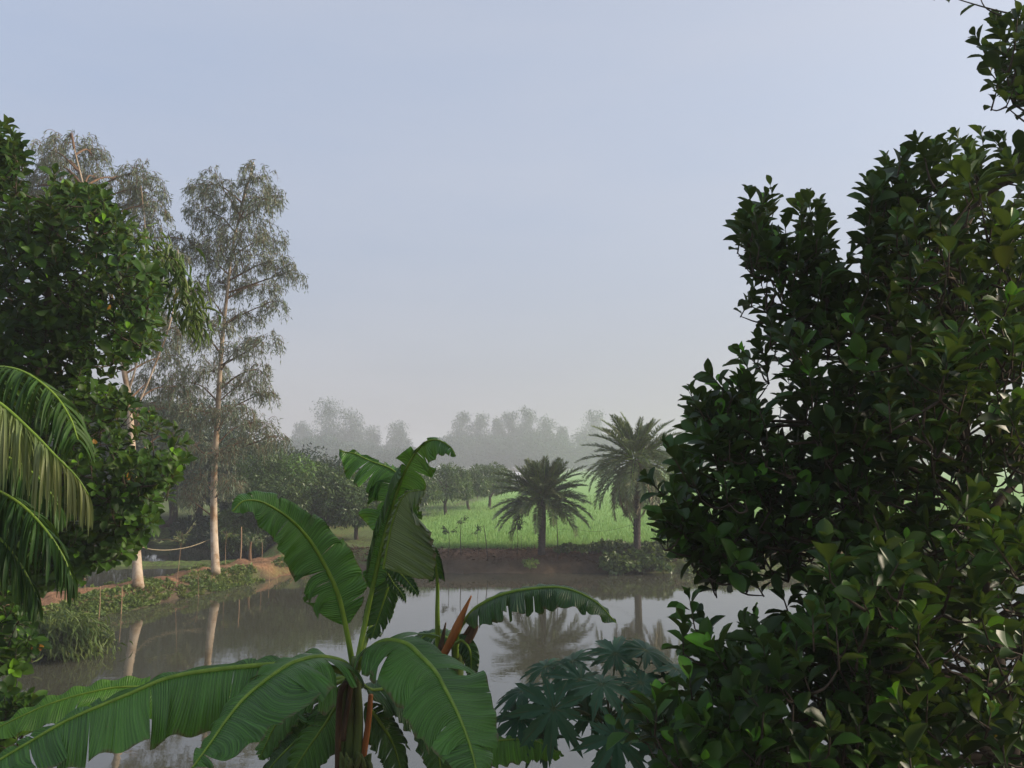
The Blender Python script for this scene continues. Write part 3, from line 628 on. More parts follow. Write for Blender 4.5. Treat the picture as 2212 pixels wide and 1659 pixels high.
def date_palm(label, base, hub, nf, L, seed, rtr, lo, up_bend, old_at):
    rng = np.random.default_rng(seed); base = np.asarray(base); hub = np.asarray(hub); root = thing('date_palm', base, label, 'palm', 'date palms on the far bank')
    tr = Geo(); n = 60; tp = spline([base - UP * .15, (base + hub) / 2 + vec(.04, 0, 0), hub], n)
    rad = rtr * (1 + .22 * np.abs(np.sin(np.arange(n) * 1.3)) + .25 * np.exp(-np.arange(n) / 5) + .25 * np.linspace(0, 1, n) ** 3); tube(tr, tp, rad, 12)
    for i in range(170):                                     # stubs of cut fronds
        k = rng.random() ** .7; q = base + (hub - base) * (.12 + .86 * k); a = rng.uniform(0, 6.28); o_ = vec(math.cos(a), math.sin(a), 0)
        ln = .06 + .12 * k ** 3; tube(tr, np.array([q + o_ * rtr * .9, q + o_ * (rtr * 1.1 + ln * .6) + UP * ln * .7]), [.035, .015], 4)
    tr.build('trunk', M['date_bark'], root, origin=base)
    variants = {}
    for i in range(nf):
        f = (i + .5) / nf; el = R(84 - (84 - lo) * f ** .85 + rng.normal(0, 5)); az = i * 2.39996 + rng.normal(0, .12)
        old = f > old_at; key = (int(f * 5.99), i % 2)
        if key not in variants:
            g1, g2 = date_frond(seed * 50 + key[0] * 3 + key[1], L * (1 - .22 * (f < .17)), up_bend * (.45 + .75 * min(1, 1.7 * f)) * (1.15 if key[1] else .8))
            fo = g1.build('frond', M['petiole'] if not old else M['bark_brown'], root); lo_ = g2.build('leaflets', M['date_old'] if old else M['date'], fo); lo_.location = (0, 0, 0)
        else:
            fo = variants[key].copy(); COL.objects.link(fo); fo.parent = root
            lo_ = variants[key].children[0].copy(); COL.objects.link(lo_); lo_.parent = fo
        variants.setdefault(key, fo)
        h = hub - base + UP * rng.uniform(-.12, .1) + vec(math.cos(az), math.sin(az), 0) * rtr * .7
        fo.location = h; fo.rotation_euler = (rng.normal(0, .25), -el, az); s = rng.uniform(.88, 1.1); fo.scale = (s, s, s)
    return root
pb1 = PG(1376, 1192, .88); pb2 = PG(1170, 1191, .88)
date_palm('taller date palm with full drooping crown on the far bank, right of the other palm', pb1, pb1 + UP * (195 / FPX * pb1[1]), 92, 2.9, 7, .14, -60, .95, .7)
date_palm('shorter date palm with spiky trunk on the far bank, left of the other palm', pb2, pb2 + UP * (112 / FPX * pb2[1]), 74, 2.4, 8, .14, -24, .6, .86)

# ------------------------------------------------------------------ coconut palm at the left edge
cb = P(-330, 1180, 6.0); cbase = vec(cb[0], cb[1], 1.0); chub = P(-330, 1000, 6.0)
coco = thing('coconut_palm', cbase, 'coconut palm whose long fronds hang in from the left edge', 'palm')
tr = Geo(); tube(tr, spline([cbase - UP * .1, (cbase + chub) / 2 + vec(-.1, 0, 0), chub], 30), .13 + .015 * np.sin(np.arange(30) * 1.9), 12); tr.build('trunk', M['bark'], coco)
def coco_frond(ctrl, ll, seed, leafm, out=.5, droop=1., n=60, upper=True, wid=.025):
    rng = np.random.default_rng(seed); p = spline([chub] + [P(*c) for c in ctrl], 60); g1 = Geo(); tube(g1, p, np.linspace(.03, .006, 60), 6)
    fo = g1.build('frond', M['petiole'], coco)
    g2 = Geo(); m_ = 9
    for side in (-1, 1):
        for k in np.linspace(.30, .995, n):
            k = k + rng.normal(0, .004); k = min(max(k, 0), 1); i = min(int(k * 59), 58); q = p[i] + (p[i + 1] - p[i]) * (k * 59 - i); T = nrm(p[i + 1] - p[i])
            sd = nrm(np.cross(T, UP)) * side
            L = ll * (np.sin(np.pi * (.15 + .8 * k)) ** .5) * rng.uniform(.85, 1.1)
            tt = np.linspace(0, 1, m_); d0 = nrm(T * .55 + sd * out + UP * .15 * out + .08 * rng.normal(size=3))
            pts = [q]; dd = d0
            for j in range(1, m_):
                dd = nrm(dd - UP * droop * (.30 + .2 * rng.random())); pts.append(pts[-1] + dd * L / (m_ - 1))
            pts = np.array(pts); tg = np.gradient(pts, axis=0); ws = nrm(np.cross(nrm(tg), nrm(.6 * T + .4 * rng.normal(size=3))))
            ws = nrm(np.cross(nrm(tg), ws)); w = wid * .5 * np.sin(np.pi * np.clip(.12 + .86 * tt, 0, 1)) ** .6
            nn = np.cross(ws, nrm(tg))
            V = np.stack([pts - ws * w[:, None] + nn * w[:, None] * .4, pts, pts + ws * w[:, None] + nn * w[:, None] * .4], 1)
            F = np.array([(a * 3 + c, a * 3 + c + 1, a * 3 + c + 4, a * 3 + c + 3) for a in range(m_ - 1) for c in (0, 1)])
            L_ = np.zeros((m_, 3, 3)); L_[:, 0, 0] = -1; L_[:, 2, 0] = 1; L_[:, :, 1] = tt[:, None]; L_[:, :, 2] = np.clip(rng.uniform(0, .84), 0, 1)
            g2.add(V.reshape(-1, 3), F, L_.reshape(-1, 3))
    g2.build('leaflets', M[leafm], fo)
coco_frond([(-150, 850, 5.8), (-40, 800, 5.7), (40, 800, 5.6), (110, 845, 5.5), (150, 900, 5.45), (168, 950, 5.4)], .55, 1, 'coco', .75, .55, 104)
coco_frond([(-160, 880, 5.3), (-60, 845, 5.1), (0, 872, 5.0), (65, 929, 4.95), (120, 985, 4.9), (165, 1030, 4.9), (190, 1068, 4.9)], .66, 2, 'coco_pale', .45, 1.3, 110, wid=.018)
coco_frond([(-180, 1020, 5.8), (-60, 1040, 5.6), (30, 1080, 5.5), (90, 1135, 5.4), (135, 1200, 5.4), (155, 1250, 5.4)], .5, 3, 'coco', .6, .75, 104)
coco_frond([(-200, 1080, 5.6), (-80, 1110, 5.4), (0, 1165, 5.3), (50, 1230, 5.3), (80, 1290, 5.3)], .5, 4, 'coco', .6, .8, 100)
coco_frond([(-200, 1000, 6.4), (-80, 970, 6.2), (20, 990, 6.2), (90, 1040, 6.1), (130, 1100, 6.1)], .5, 5, 'coco', .6, .7, 100)

# ------------------------------------------------------------------ bananas
def banana_leaf(root, ctrl, wl, wr, hint, seed, matn='banana', droop=(.6, .6), rise=.25, s0=.0, tears=(10, 10), nlean=.25, rib=.016, taper=1., dvar=.18, gapw=.5, mid='petiole', tdepth=(.05, .6), gpow=2.5, gmin=.06, tipcut=0.):
    rng = np.random.default_rng(seed); NN = 120; p = spline([P(*c) if len(c) == 3 and not isinstance(c, np.ndarray) else c for c in ctrl], NN)
    S = np.linspace(0, 1, NN); Ltot = np.linalg.norm(np.diff(p, axis=0), axis=1).sum(); T = nrm(np.gradient(p, axis=0)); hint = nrm(np.asarray(hint, float))
    Nn = nrm(hint - T * (T @ hint)[:, None]); g = Geo(); Mc = 9; tt = np.linspace(0, 1, Mc)
    def at(A, s): return np.stack([np.interp(s, S, A[:, j]) for j in range(3)], -1)
    for side, wmax, dr_, nt_ in ((1, wl, droop[0], tears[0]), (-1, wr, droop[1], tears[1])):
        if wmax <= 0: continue
        cuts = np.sort(rng.uniform(.04, .97, int(nt_ * .9))); cuts = np.concatenate([[0], cuts, [1]]); cuts = cuts[np.concatenate([[True], np.diff(cuts) > .015])]
        cuts[-1] = 1
        for a, b_ in zip(cuts[:-1], cuts[1:]):
            rows = max(3, int((b_ - a) * 70) + 1); sp = np.linspace(a, b_, rows); dv = rng.normal(0, dvar * 1.6); t0 = rng.uniform(*tdepth); gp = (gmin + rng.random() ** gpow) * gapw; tint = rng.uniform(0, 1); lean = nlean * rng.uniform(.7, 1.3); short = rng.uniform(.93, 1.0); ph = rng.uniform(0, 6.28)
            Vs = np.zeros((rows, Mc, 3)); Ls = np.zeros((rows, Mc, 3))
            spc = (a + b_) / 2
            pos = None
            for j in range(Mc):
                o_ = max(0, tt[j] - t0); sj = spc + (sp - spc) * (1 - min(.75, gp * o_ ** 1.3)); s = s0 + (1 - s0) * sj
                w = wmax * np.minimum(1, (sj / .13 + .02)) ** .65 * np.maximum(0, 1 - np.maximum(0, sj) ** 3.2) ** .75 ** taper * short * (1 - (tipcut if side > 0 else 0) * sstep(.5, .72, sj))
                TT = at(T, s); NV = nrm(at(Nn, s)); SD = nrm(np.cross(NV, TT)) * side
                bnd = np.clip((dr_ + dv * min(1, o_ * 2.5)) * tt[j] ** 1.1, -.4, 1.6)
                d = SD * max(.08, 1 - bnd) + NV * rise * (1 - 1.8 * tt[j]) - UP * bnd + TT * lean
                d = nrm(d)
                if j == 0: Vs[:, 0] = at(p, s) ; 
                else: Vs[:, j] = Vs[:, j - 1] + d * (w / (Mc - 1))[:, None]
                Vs[:, j] += NV * (.006 * np.sin(ph + sj * 70 + tt[j] * 3) * tt[j])[:, None] if j else 0
                Ls[:, j, 0] = side * tt[j]; Ls[:, j, 1] = s * Ltot; Ls[:, j, 2] = tint
            if j: pass
            i, jx = np.meshgrid(np.arange(rows - 1), np.arange(Mc - 1), indexing='ij'); q = i * Mc + jx
            F = np.stack([q, q + Mc, q + Mc + 1, q + 1] if side < 0 else [q, q + 1, q + Mc + 1, q + Mc], -1).reshape(-1, 4)
            g.add(Vs.reshape(-1, 3), F[:, ::-1], Ls.reshape(-1, 3))
    o = g.build('leaf', M[matn], root)
    gm = Geo(); tube(gm, p + Nn * .002, np.linspace(rib * 1.25, rib * .25, NN), 7); gm.build('midrib', M[mid], o)
    return o

DBN = 5.5
stem_top = P(757, 1475, DBN)
bbase = vec(stem_top[0], stem_top[1], 1.0)
ban = thing('banana_plant', bbase, 'large torn-leaved banana plant rising at bottom centre in front of the pond', 'banana plant')
g = Geo(); tube(g, spline([bbase - UP * .1, bbase + UP * 1.2 + vec(.03, 0, 0), P(757, 1560, DBN), P(757, 1500, DBN), P(764, 1455, DBN)], 40), np.concatenate([np.linspace(.13, .09, 30), np.linspace(.09, .045, 10)]), 16)
for c in ([(735, 1660), (738, 1560), (742, 1490), (752, 1470)], [(770, 1660), (775, 1560), (772, 1490), (768, 1450)], [(752, 1660), (756, 1560), (760, 1470), (768, 1420)]):
    tube(g, spline([P(u, v, DBN - .09) for u, v in c], 20), np.linspace(.036, .026, 20), 9)
g.build('pseudostem', M['pseudostem'], ban)
g = Geo(); tube(g, spline([P(730, 1665, DBN - .13), P(731, 1580, DBN - .14), P(735, 1500, DBN - .14), P(752, 1472, DBN - .12), P(757, 1490, DBN - .15), P(745, 1560, DBN - .16), P(742, 1600, DBN - .17)], 30), np.linspace(.022, .018, 30), 6); g.build('withered_sheath', M['dry_dark'], ban)
g = Geo(); tube(g, spline([P(801, 1500, DBN - .06), P(796, 1560, DBN - .08), P(784, 1640, DBN - .09), P(780, 1670, DBN - .09)], 16), np.linspace(.018, .026, 16), 7); g.build('dry_stalk', M['dry'], ban)
toC = vec(0, -1, .35)
crown = (766, 1462, DBN)
# tall standing leaf, seen from its upper side
banana_leaf(ban, [crown, (790, 1340, 5.6), (811, 1242, 5.65), (828, 1168, 5.65), (845, 1105, 5.65), (862, 1050, 5.6), (879, 1010, 5.55), (897, 979, 5.5), (917, 957, 5.4), (943, 950, 5.3), (972, 965, 5.2), (984, 985, 5.15)], .22, .25, (.1, -1, .25), 101, 'banana', (1.15, .75), .15, .28, (16, 34), .35, .018, dvar=.34, gapw=1.1, tdepth=(.02, .35), gpow=1.3, tipcut=.8)
banana_leaf(ban, [(828, 1228, 5.46), (838, 1175, 5.44), (852, 1115, 5.42), (876, 1068, 5.38), (918, 1058, 5.34)], .03, .40, (-.15, -1, .2), 102, 'banana_under', (.2, .28), .25, .02, (2, 3), -.1, .008, dvar=.05, gapw=.2, mid='petiole')
# left leaf arching over
banana_leaf(ban, [crown, (750, 1370, 5.45), (731, 1287, 5.4), (702, 1222, 5.35), (671, 1170, 5.3), (636, 1130, 5.2), (599, 1102, 5.1), (560, 1083, 5.0), (525, 1083, 4.9), (502, 1105, 4.85)], .25, .22, (.25, -1, .55), 103, 'banana', (.35, .35), .12, .22, (9, 12), .3, .018, dvar=.28, gapw=1.0, tdepth=(.08, .6), gpow=1.5)
# back leaf to upper left
banana_leaf(ban, [crown, (815, 1300, 5.9), (850, 1120, 6.1), (862, 1040, 6.15), (846, 1014, 6.2), (800, 996, 6.25), (765, 980, 6.3), (733, 975, 6.3)], .34, .06, (0, -.8, .6), 104, 'banana', (.8, .5), .1, .5, (10, 4), .35, .014, dvar=.25, gapw=.8)
# big front leaf to the lower right
banana_leaf(ban, [crown, (792, 1412, 5.45), (831, 1386, 5.3), (877, 1391, 5.1), (910, 1419, 4.95), (941, 1452, 4.8), (965, 1495, 4.65), (987, 1538, 4.5), (1005, 1581, 4.38), (1021, 1630, 4.25), (1034, 1690, 4.1)], .34, .40, (.1, -.35, 1), 105, 'banana', (.42, .40), .25, .1, (9, 13), .35, .02, dvar=.3, gapw=1.0, tdepth=(.02, .45), gpow=1.1, gmin=.22)
# front left leaf
banana_leaf(ban, [crown, (740, 1432, 5.4), (690, 1420, 5.2), (640, 1430, 5.0), (613, 1443, 4.9), (573, 1471, 4.75), (527, 1510, 4.6), (490, 1555, 4.45), (455, 1605, 4.3), (415, 1660, 4.15)], .52, .18, (-.25, -.75, 1), 106, 'banana', (.30, .40), .25, .08, (12, 8), .3, .02, dvar=.3, gapw=.9, gpow=1.2, gmin=.2)
# the long left leaf
banana_leaf(ban, [crown, (700, 1440, 5.3), (600, 1436, 5.15), (478, 1446, 5.0), (368, 1464, 4.85), (276, 1501, 4.7), (153, 1553, 4.5), (61, 1605, 4.35), (-30, 1660, 4.2), (-120, 1720, 4.1)], .46, .10, (-.1, -.6, 1), 107, 'banana', (.72, .45), .2, .15, (15, 8), .2, .02, dvar=.32, gapw=.9, taper=.6, gpow=1.4, gmin=.12)
# bright leaf behind it
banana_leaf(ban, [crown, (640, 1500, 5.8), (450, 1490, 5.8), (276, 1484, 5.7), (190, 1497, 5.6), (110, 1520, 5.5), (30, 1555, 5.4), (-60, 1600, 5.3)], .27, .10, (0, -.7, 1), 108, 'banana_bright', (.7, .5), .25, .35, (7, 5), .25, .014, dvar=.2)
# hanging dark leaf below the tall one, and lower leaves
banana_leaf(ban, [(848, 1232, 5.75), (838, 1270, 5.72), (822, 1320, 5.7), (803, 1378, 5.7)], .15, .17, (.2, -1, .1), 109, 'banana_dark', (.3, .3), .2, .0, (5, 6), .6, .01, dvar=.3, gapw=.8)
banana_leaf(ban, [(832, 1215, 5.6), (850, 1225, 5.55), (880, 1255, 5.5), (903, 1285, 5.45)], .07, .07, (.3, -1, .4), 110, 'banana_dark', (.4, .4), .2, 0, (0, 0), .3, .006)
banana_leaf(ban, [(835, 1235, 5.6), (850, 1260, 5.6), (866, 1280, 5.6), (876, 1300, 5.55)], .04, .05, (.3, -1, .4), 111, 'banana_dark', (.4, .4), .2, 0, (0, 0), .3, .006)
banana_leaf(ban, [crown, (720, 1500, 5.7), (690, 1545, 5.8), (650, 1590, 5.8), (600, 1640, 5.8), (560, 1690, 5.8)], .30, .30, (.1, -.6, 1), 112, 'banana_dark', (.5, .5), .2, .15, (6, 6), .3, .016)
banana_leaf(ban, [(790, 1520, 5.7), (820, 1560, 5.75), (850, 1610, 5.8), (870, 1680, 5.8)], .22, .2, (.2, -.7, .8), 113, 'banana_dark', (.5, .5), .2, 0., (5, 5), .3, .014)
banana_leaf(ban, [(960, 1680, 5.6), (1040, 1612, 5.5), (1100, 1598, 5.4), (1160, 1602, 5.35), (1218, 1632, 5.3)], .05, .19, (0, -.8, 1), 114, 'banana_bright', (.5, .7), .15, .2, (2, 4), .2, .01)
banana_leaf(ban, [crown, (735, 1510, 5.6), (705, 1560, 5.55), (670, 1610, 5.5), (630, 1670, 5.45)], .26, .26, (.1, -.7, 1), 116, 'banana', (.5, .5), .2, .12, (6, 6), .3, .014)
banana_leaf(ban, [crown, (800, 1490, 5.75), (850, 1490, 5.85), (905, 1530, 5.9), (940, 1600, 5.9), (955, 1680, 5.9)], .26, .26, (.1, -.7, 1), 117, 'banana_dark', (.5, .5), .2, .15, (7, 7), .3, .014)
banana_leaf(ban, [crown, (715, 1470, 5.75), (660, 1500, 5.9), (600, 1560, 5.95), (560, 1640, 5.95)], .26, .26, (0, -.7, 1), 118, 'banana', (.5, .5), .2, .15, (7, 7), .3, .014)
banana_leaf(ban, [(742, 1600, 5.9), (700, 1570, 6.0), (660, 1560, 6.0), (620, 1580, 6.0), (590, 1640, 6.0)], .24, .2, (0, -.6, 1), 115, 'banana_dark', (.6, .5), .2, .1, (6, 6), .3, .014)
g = Geo(); rng = np.random.default_rng(9)
for i in range(16):
    u = rng.uniform(735, 805); q = P(u, rng.uniform(1640, 1665), DBN - .2 + rng.uniform(-.05, .05)); tube(g, spline([q - UP * .06, q + vec(rng.normal(0, .01), -.02, .02), q + vec(rng.normal(0, .02), -.03, .07)], 7), [.012, .018, .019, .018, .016, .011, .005], 6)
g.build('fruit_bunch', M['pseudostem'], ban)

# second banana plant just behind it
sb = P(975, 1500, 6.2); sbase = vec(sb[0], sb[1], 1.0)
ban2 = thing('banana_plant', sbase, 'smaller banana plant with an orange dried sheath behind the big one', 'banana plant')
g = Geo(); tube(g, spline([sbase - UP * .1, sbase + UP * 1., P(985, 1480, 6.2), P(990, 1420, 6.2), P(985, 1375, 6.2)], 30), np.linspace(.12, .05, 30), 14); g.build('pseudostem', M['pseudostem'], ban2)
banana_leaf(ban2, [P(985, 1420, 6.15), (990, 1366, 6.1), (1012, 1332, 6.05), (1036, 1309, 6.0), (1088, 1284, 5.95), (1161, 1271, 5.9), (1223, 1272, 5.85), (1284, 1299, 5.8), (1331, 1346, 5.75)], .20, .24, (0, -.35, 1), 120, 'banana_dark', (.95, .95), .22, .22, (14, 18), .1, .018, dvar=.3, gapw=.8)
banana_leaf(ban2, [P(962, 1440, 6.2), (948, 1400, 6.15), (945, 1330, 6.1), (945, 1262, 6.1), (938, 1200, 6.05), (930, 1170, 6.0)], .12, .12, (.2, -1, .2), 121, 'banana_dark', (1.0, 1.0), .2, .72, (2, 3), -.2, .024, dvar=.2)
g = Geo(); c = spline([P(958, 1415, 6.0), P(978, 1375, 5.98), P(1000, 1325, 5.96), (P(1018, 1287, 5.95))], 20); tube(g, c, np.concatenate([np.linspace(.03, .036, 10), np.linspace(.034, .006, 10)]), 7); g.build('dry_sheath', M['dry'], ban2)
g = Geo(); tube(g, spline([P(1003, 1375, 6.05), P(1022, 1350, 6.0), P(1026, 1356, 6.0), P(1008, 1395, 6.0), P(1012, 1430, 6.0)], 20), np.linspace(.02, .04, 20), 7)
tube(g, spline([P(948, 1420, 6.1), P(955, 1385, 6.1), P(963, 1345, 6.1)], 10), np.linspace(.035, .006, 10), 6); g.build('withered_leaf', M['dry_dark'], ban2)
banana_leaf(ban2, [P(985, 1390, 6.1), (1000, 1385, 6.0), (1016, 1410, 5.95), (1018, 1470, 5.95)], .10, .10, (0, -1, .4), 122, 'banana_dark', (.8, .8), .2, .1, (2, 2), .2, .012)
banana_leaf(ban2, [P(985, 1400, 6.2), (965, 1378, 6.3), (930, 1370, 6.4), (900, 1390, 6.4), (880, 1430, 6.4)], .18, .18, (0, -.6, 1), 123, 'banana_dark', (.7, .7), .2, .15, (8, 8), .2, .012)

# ------------------------------------------------------------------ papaya
def papaya_tmpl(rng):
    out = []
    nl = 9
    for k in range(nl):
        a0 = -160 + 320 * k / (nl - 1); L = 1.0 if 1 < k < nl - 2 else .72
        for d, r in ((-19.7, .34), (-17.5, .58), (-13.5, .60), (-11.5, .86), (-7, .74), (-4.5, .92), (0, 1.08), (4.5, .92), (7, .74), (11.5, .86), (13.5, .60), (17.5, .58), (19.7, .34)):
            out.append((a0 + d + rng.normal(0, .6), r * L * rng.uniform(.92, 1.08), abs(d)))
    a = np.radians([o[0] for o in out]); r = np.array([o[1] for o in out]); dd = np.array([o[2] for o in out])
    V = [(0, 0, 0)]; L = [(0, 0)]
    for s in (.3, .65, 1.):
        for x, y, d in zip(a, r, dd):
            rr = y * s if s > .5 else min(y, .3) * .9
            V.append((math.sin(x) * rr, math.cos(x) * rr, .05 * d / 20 * rr * 2 - .28 * rr * rr)); L.append((d / 20, rr))
    n = len(a); F3 = [(0, 1 + i, 1 + (i + 1) % n) for i in range(n - 1)]; F4 = []
    for q in (0, 1):
        for i in range(n - 1): F4.append((1 + q * n + i, 1 + (q + 1) * n + i, 1 + (q + 1) * n + i + 1, 1 + q * n + i + 1))
    return np.array(V), np.array(F3)[:, ::-1], np.array(F4), np.array(L)
pp = P(1318, 1690, 5.6); pbase = vec(pp[0], pp[1], 1.0)
pap = thing('papaya_plant', pbase, 'papaya plant with blue-green lobed leaves between the banana and the dark tree', 'papaya plant')
ptop = P(1318, 1560, 5.6)
g = Geo(); tube(g, spline([pbase - UP * .1, (pbase + ptop) / 2 + vec(.05, 0, 0), ptop], 24), np.linspace(.09, .045, 24), 10); g.build('trunk', M['bark'], pap)
rng = np.random.default_rng(31)
PL = [(1238, 1428, 5.9, .24, (-.2, -.3, 1)), (1330, 1412, 5.9, .26, (.1, -.25, 1)), (1395, 1405, 5.8, .24, (.3, -.3, 1)), (1462, 1446, 5.7, .26, (.4, -.3, 1)), (1130, 1492, 5.6, .24, (-.4, -.35, 1)),
      (1196, 1531, 5.1, .26, (-.1, -1, .55)), (1300, 1478, 5.4, .24, (0, -.45, 1)), (1255, 1470, 5.6, .24, (-.2, -.5, 1)), (1332, 1592, 4.9, .24, (0, -1, .5)), (1405, 1545, 5.2, .24, (.2, -.7, .7)), (1470, 1512, 5.3, .24, (.4, -.5, 1)),
      (1125, 1550, 5.5, .24, (-.3, -.5, 1)), (1385, 1475, 5.5, .24, (.2, -.4, 1)), (1440, 1610, 5.1, .22, (.4, -.6, .7)), (1170, 1590, 5.6, .2, (-.3, -.6, .8)), (1520, 1440, 5.9, .22, (.5, -.2, 1)), (1180, 1440, 6.1, .2, (-.3, -.2, 1)), (1280, 1530, 5.7, .22, (0, -.6, .8)), (1360, 1440, 6.1, .22, (0, -.2, 1))]
for u, v, d, sz, nm in PL:
    V0, F3, F4, L0 = papaya_tmpl(rng); c = P(u, v, d); nm = nrm(np.array(nm) + .15 * rng.normal(size=3)); out = c - ptop; out[2] *= .3; dr = nrm(out - nm * np.dot(out, nm) - .2 * UP); dr = nrm(dr - nm * np.dot(dr, nm)); sd = np.cross(dr, nm)
    sz *= 1.15; V = c + sz * (V0[:, :1] * sd + V0[:, 1:2] * dr + V0[:, 2:] * nm); lc = np.concatenate([L0, np.full((len(V0), 1), rng.uniform(0, .84))], 1)
    g = Geo(); g.add(V, [F3, F4[:, ::-1]], lc); lo = g.build('leaf', M['papaya'], pap)
    gp = Geo(); s = ptop + UP * rng.uniform(-.25, .05); tube(gp, spline([s, (s + c) / 2 + UP * .06, c - nm * .01], 12), np.linspace(.011, .006, 12), 6)
    n = 13
    for k in range(9):                                   # pale main veins lie proud of the blade
        i0 = 1 + 2 * 9 * n + k * n + 6; i1 = 1 + 9 * n + k * n + 6; tube(gp, np.array([c + nm * .002, V[i1] + nm * .003, V[i0]]), [.0045, .003, .001], 4)
    gp.build('petiole', M['papaya_stalk'], lo)
for i, (u, v) in enumerate(((1308, 1640), (1332, 1652), (1290, 1665))):
    q = P(u, v, 5.5); g = Geo(); k = np.linspace(0, 1, 14); tube(g, q[None] - UP * (k[:, None] - .3) * .2, .005 + .062 * np.sin(np.pi * k) ** .7, 12); g.build('fruit', M['fruit'], pap)

# ------------------------------------------------------------------ bamboo spray behind the left tree; leafy bamboo bush over the water
def bamboo(label, base, culms, sprays, seed, size, wid=.14, leaf='bamboo', cat='bamboo', name='bamboo_clump', thick=.014):
    rng = np.random.default_rng(seed); root = thing(name, base, label, cat); tr = Geo(); lf = Geo()
    for c in culms: q = spline(c, 30); tube(tr, q, np.linspace(thick, .005, 30), 6)
    for c, n, spread in sprays:
        q = spline(c, 20); tube(tr, q, np.linspace(.006, .002, 20), 4); k = rng.uniform(.1, 1, n); T = nrm(np.gradient(q, axis=0))
        pos = np.stack([np.interp(k, np.linspace(0, 1, 20), q[:, j]) for j in range(3)], 1) + rng.normal(0, spread, (n, 3)); td = np.stack([np.interp(k, np.linspace(0, 1, 20), T[:, j]) for j in range(3)], 1)
        dr = td * .6 - UP * .75 + .55 * rng.normal(size=(n, 3)); t = np.clip(rng.uniform(.1, .8) + rng.normal(0, .15, n), 0, .97); t[rng.random(n) < .006] = 1
        leaves(lf, T_STRIP, pos, dr, UP + .6 * rng.normal(size=(n, 3)), size * rng.uniform(.7, 1.25, n), wid, t)
    tr.build('stem', M['twig'], root); lf.build('foliage', M[leaf], root)
bq = P(-160, 900, 10.6); bb = vec(bq[0], bq[1], hz(bq[0], bq[1]))
cul = [bb, P(-140, 900, 10.6), P(0, 640, 10.4), P(150, 530, 10.2), P(270, 510, 10.1), P(340, 540, 10.0), P(390, 600, 9.9), P(415, 680, 9.9)]
spr = []
rng = np.random.default_rng(77)
for c in ([(240, 515), (270, 505), (300, 520), (320, 560)], [(280, 512), (310, 510), (345, 530), (365, 570)], [(320, 528), (350, 545), (375, 590), (380, 640)], [(345, 545), (375, 560), (400, 600), (415, 640)], [(370, 580), (400, 610), (425, 650), (440, 690)], [(385, 610), (405, 640), (412, 680), (415, 725)], [(350, 560), (355, 600), (362, 640), (365, 660)], [(395, 640), (410, 670), (425, 700), (430, 715)], [(300, 520), (310, 560), (318, 590), (320, 610)]):
    spr.append(([P(u, v, 10. + rng.uniform(-.3, .3)) for u, v in c], 46, .10))
bamboo('drooping bamboo spray with long thin leaves showing behind the left tree', bb, [cul], spr, 71, .2, .13)
# bush over the water
spr = []; rng = np.random.default_rng(78); bb = PG(60, 1400, .1)
for i in range(46):
    a = rng.uniform(0, 1); u0, v0 = rng.uniform(60, 140), rng.uniform(1340, 1400); u1, v1 = u0 + rng.uniform(30, 120), v0 + rng.uniform(-25, 70); d = 20.6 + rng.uniform(-1.3, 1.3)
    if u1 + (v1 - 1330) * -.2 > 245: u1 = 235
    spr.append(([bb + vec(rng.normal(0, .5), rng.normal(0, .5), .3), P(u0, v0, d), P((u0 + u1) / 2, min(v0, v1) - 8, d), P(u1, v1, d)], 130, .12))
bamboo('light green leafy bush leaning over the water at the left edge of the pond', bb, [[bb, bb + UP * .8]], spr, 72, .26, .15, 'shrub', 'bush', 'water_bush')

# ------------------------------------------------------------------ shrubs and creepers on the far bank
def low_shrub(label, pts, rad, n, size, seed, leaf='weed', name='creeper_shrub'):
    rng = np.random.default_rng(seed); pts = np.array(pts); root = thing(name, pts.mean(0), label, 'shrub'); lf = Geo(); tr = Geo(); base = pts.mean(0)
    for q in pts:
        d = rand_dirs(rng, n); d[:, 2] = np.abs(d[:, 2]) * .8 + .02 * 0; d[:, 1] -= .3; d = nrm(d); pos = q + d * rad * rng.uniform(.5, 1, (n, 1)) * vec(1.2, .8, .75)
        leaves(lf, T_BROAD, pos, d + .6 * rng.normal(size=(n, 3)) - .2 * UP, d + UP * .5 + .5 * rng.normal(size=(n, 3)), size * rng.uniform(.6, 1.2, n), .8, np.clip(rng.uniform(.1, .7) + rng.normal(0, .15, n), 0, .84))
        for _ in range(3): tube(tr, np.array([q - UP * .2, q + rand_dirs(rng, 1)[0] * rad * .7]), [.012, .005], 4)
    tr.build('stem', M['twig'], root); lf.build('foliage', M[leaf], root)
rng = np.random.default_rng(12); pts = []
for i in range(46):
    u = rng.uniform(1305, 1452); k = rng.random(); q = PG(u, 1240, 0.); y = q[1] + k * 1.7; pts.append((q[0], y - .1, .18 + .85 * k + rng.uniform(-.05, .1)))
low_shrub('broad-leaved creeper spilling down the bank below the taller date palm', pts, .38, 100, .2, 51, 'creeper')
pts = []
for i in range(22):
    u = rng.uniform(1205, 1300); q = PG(u, 1192, .88); pts.append((q[0], q[1] + rng.uniform(0, .6), .88 + .28 * math.sin(max(0, (u - 1195) / 115) * 3.14) * rng.random()))
low_shrub('low dark shrub on top of the bank between the two date palms', pts, .22, 80, .11, 52, 'shrub')
pts = [(PG(1142 + i * 5 - 4, 1215 + (i % 3) * 5, .5)) for i in range(4)]
low_shrub('small green weed growing on the bare bank face below the shorter palm', pts, .16, 50, .12, 53, 'weed')
rng = np.random.default_rng(14); pts = []
for i in range(26):
    u = rng.uniform(1460, 1640); k = rng.random(); q = PG(u, 1240, 0.); pts.append((q[0], q[1] + k, .0 + .8 * k))
low_shrub('patchy weeds along the bank behind the side branches of the dark tree', pts, .26, 70, .12, 54, 'weed')

